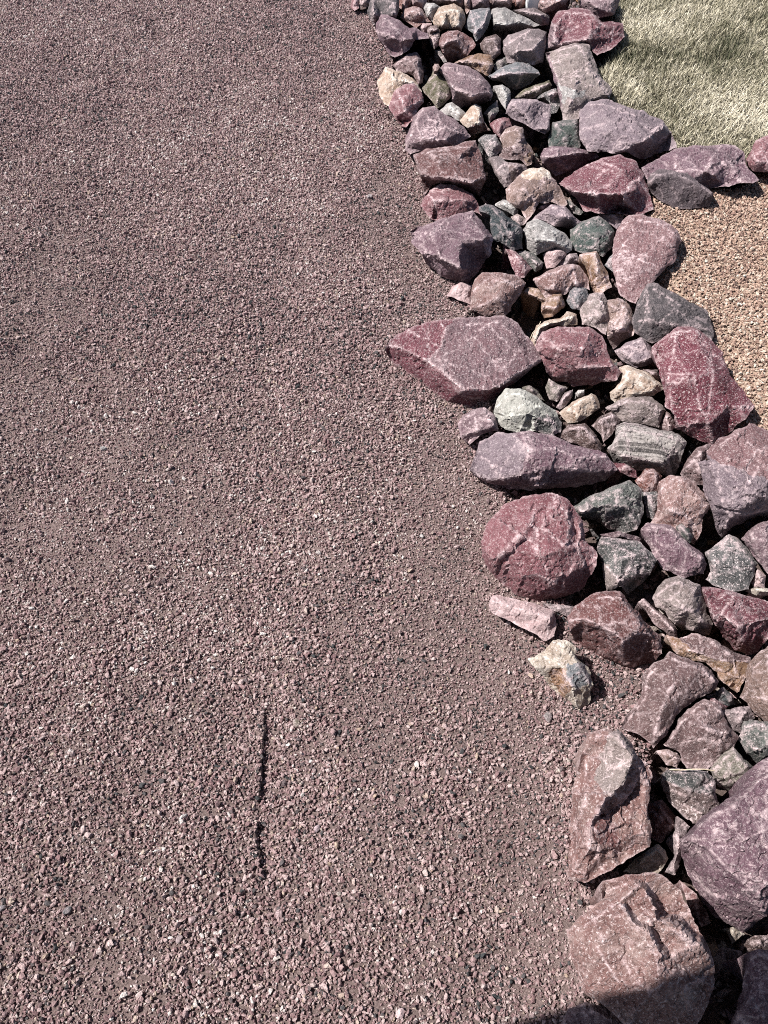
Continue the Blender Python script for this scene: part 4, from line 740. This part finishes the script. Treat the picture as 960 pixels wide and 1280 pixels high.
# ------------------------------------------------------------------ small things
def tube(name, pts, rad, mat, sides=6):
    P_ = [Vector(q) for q in pts]; V, F = [], []
    for i, c in enumerate(P_):
        t = (P_[min(i + 1, len(P_) - 1)] - P_[max(i - 1, 0)]).normalized(); u = t.orthogonal().normalized(); w_ = t.cross(u)
        for j in range(sides):
            a_ = 6.2832 * j / sides; V.append(c + rad * (math.cos(a_) * u + math.sin(a_) * w_))
    for i in range(len(P_) - 1):
        for j in range(sides):
            a_, b_ = i * sides + j, i * sides + (j + 1) % sides; F += [(a_, b_, b_ + sides), (a_, b_ + sides, a_ + sides)]
    return link(name, [tuple(v) for v in V], F, mat, True)
km = N('straw'); sm = km.done(km.ramp(km.noise(km.n('ShaderNodeTexCoord').outputs['Object'], 60), [(.3, (.36, .29, .2)), (.7, (.6, .52, .4))]), .7)
pts = [at(np.array([q]), np.array([h]))[0] for q, h in (((837, 962), .085), ((851, 962.5), .10), ((866, 961.5), .112), ((880, 961.5), .115), ((893, 963.5), .108))]
tag(tube('straw', pts, .0011, sm), 'thin dry straw lying across the black and white speckled rock', 'straw', 'dry straws among the rocks')
pts = [at(np.array([q]), np.array([h]))[0] for q, h in (((662, 425), .05), ((666, 416), .07), ((673, 408), .085), ((676, 402), .09))]
tag(tube('straw', pts, .0011, sm), 'thin dry straw standing in the black gap right of the biggest slab', 'straw', 'dry straws among the rocks')
# white post whose foot shows at the top edge
kp = N('white_paint'); wm = kp.done(kp.ramp(kp.noise(kp.n('ShaderNodeTexCoord').outputs['Object'], 30, 6), [(.3, (.70, .70, .69)), (.7, (.82, .82, .81))]), .5)
c = at(np.array([(666., 13.)]), np.array([.06]))[0]
import bmesh
bm = bmesh.new(); bmesh.ops.create_cube(bm, size=1)
for v in bm.verts: v.co = (v.co.x * .06, v.co.y * .05, v.co.z * .34 + .13)
bmesh.ops.bevel(bm, geom=bm.edges[:], offset=.004, segments=2, affect='EDGES')
me = bpy.data.meshes.new('post'); bm.to_mesh(me); bm.free(); me.materials.append(wm)
po = bpy.data.objects.new('post', me); COL.objects.link(po); po.location = c + np.array((0, .03, -.02)); tag(po, 'foot of a white painted post at the top edge between the rocks', 'post')

# ------------------------------------------------------------------ added unseen sun blocker over the viewer, edge shaped to cast the lower right shade
HR = 2.0
def blocker_pt(u, v, h=0.0):
    g = at(np.array([(u, v)], float), np.array([h]))[0]; t = (HR - h) / -SUN_D.z
    return np.array((g[0] - SUN_D.x * t, g[1] - SUN_D.y * t))
e = [blocker_pt(*q) for q in ((480, 1320, 0), (620, 1281, 0), (690, 1258, .03), (800, 1229, .20), (890, 1207, .14), (925, 1172, .12), (965, 1138, .18), (1060, 1070, .2))]
back = [(e[-1][0] + 2.5, e[-1][1] - .1), (e[-1][0] + 2.5, -3.0), (e[0][0], -3.0)]
poly = [tuple(q) for q in e] + back
V = [(x, y, HR) for x, y in poly] + [(x, y, HR + .12) for x, y in poly]; n = len(poly)
me = bpy.data.meshes.new('sun_blocker')
me.from_pydata(V, [], [tuple(range(n))[::-1], tuple(range(n, 2 * n))] + [(i, (i + 1) % n, (i + 1) % n + n, i + n) for i in range(n)])
kr = N('blocker_board'); me.materials.append(kr.done(kr.ramp(kr.noise(kr.n('ShaderNodeTexCoord').outputs['Object'], 20), [(.3, (.3, .29, .28)), (.7, (.4, .39, .37))]), .7))
ro = bpy.data.objects.new('sun_blocker', me); COL.objects.link(ro); tag(ro, 'added sun blocker above the viewer whose edge shades the lower right rocks', 'roof')
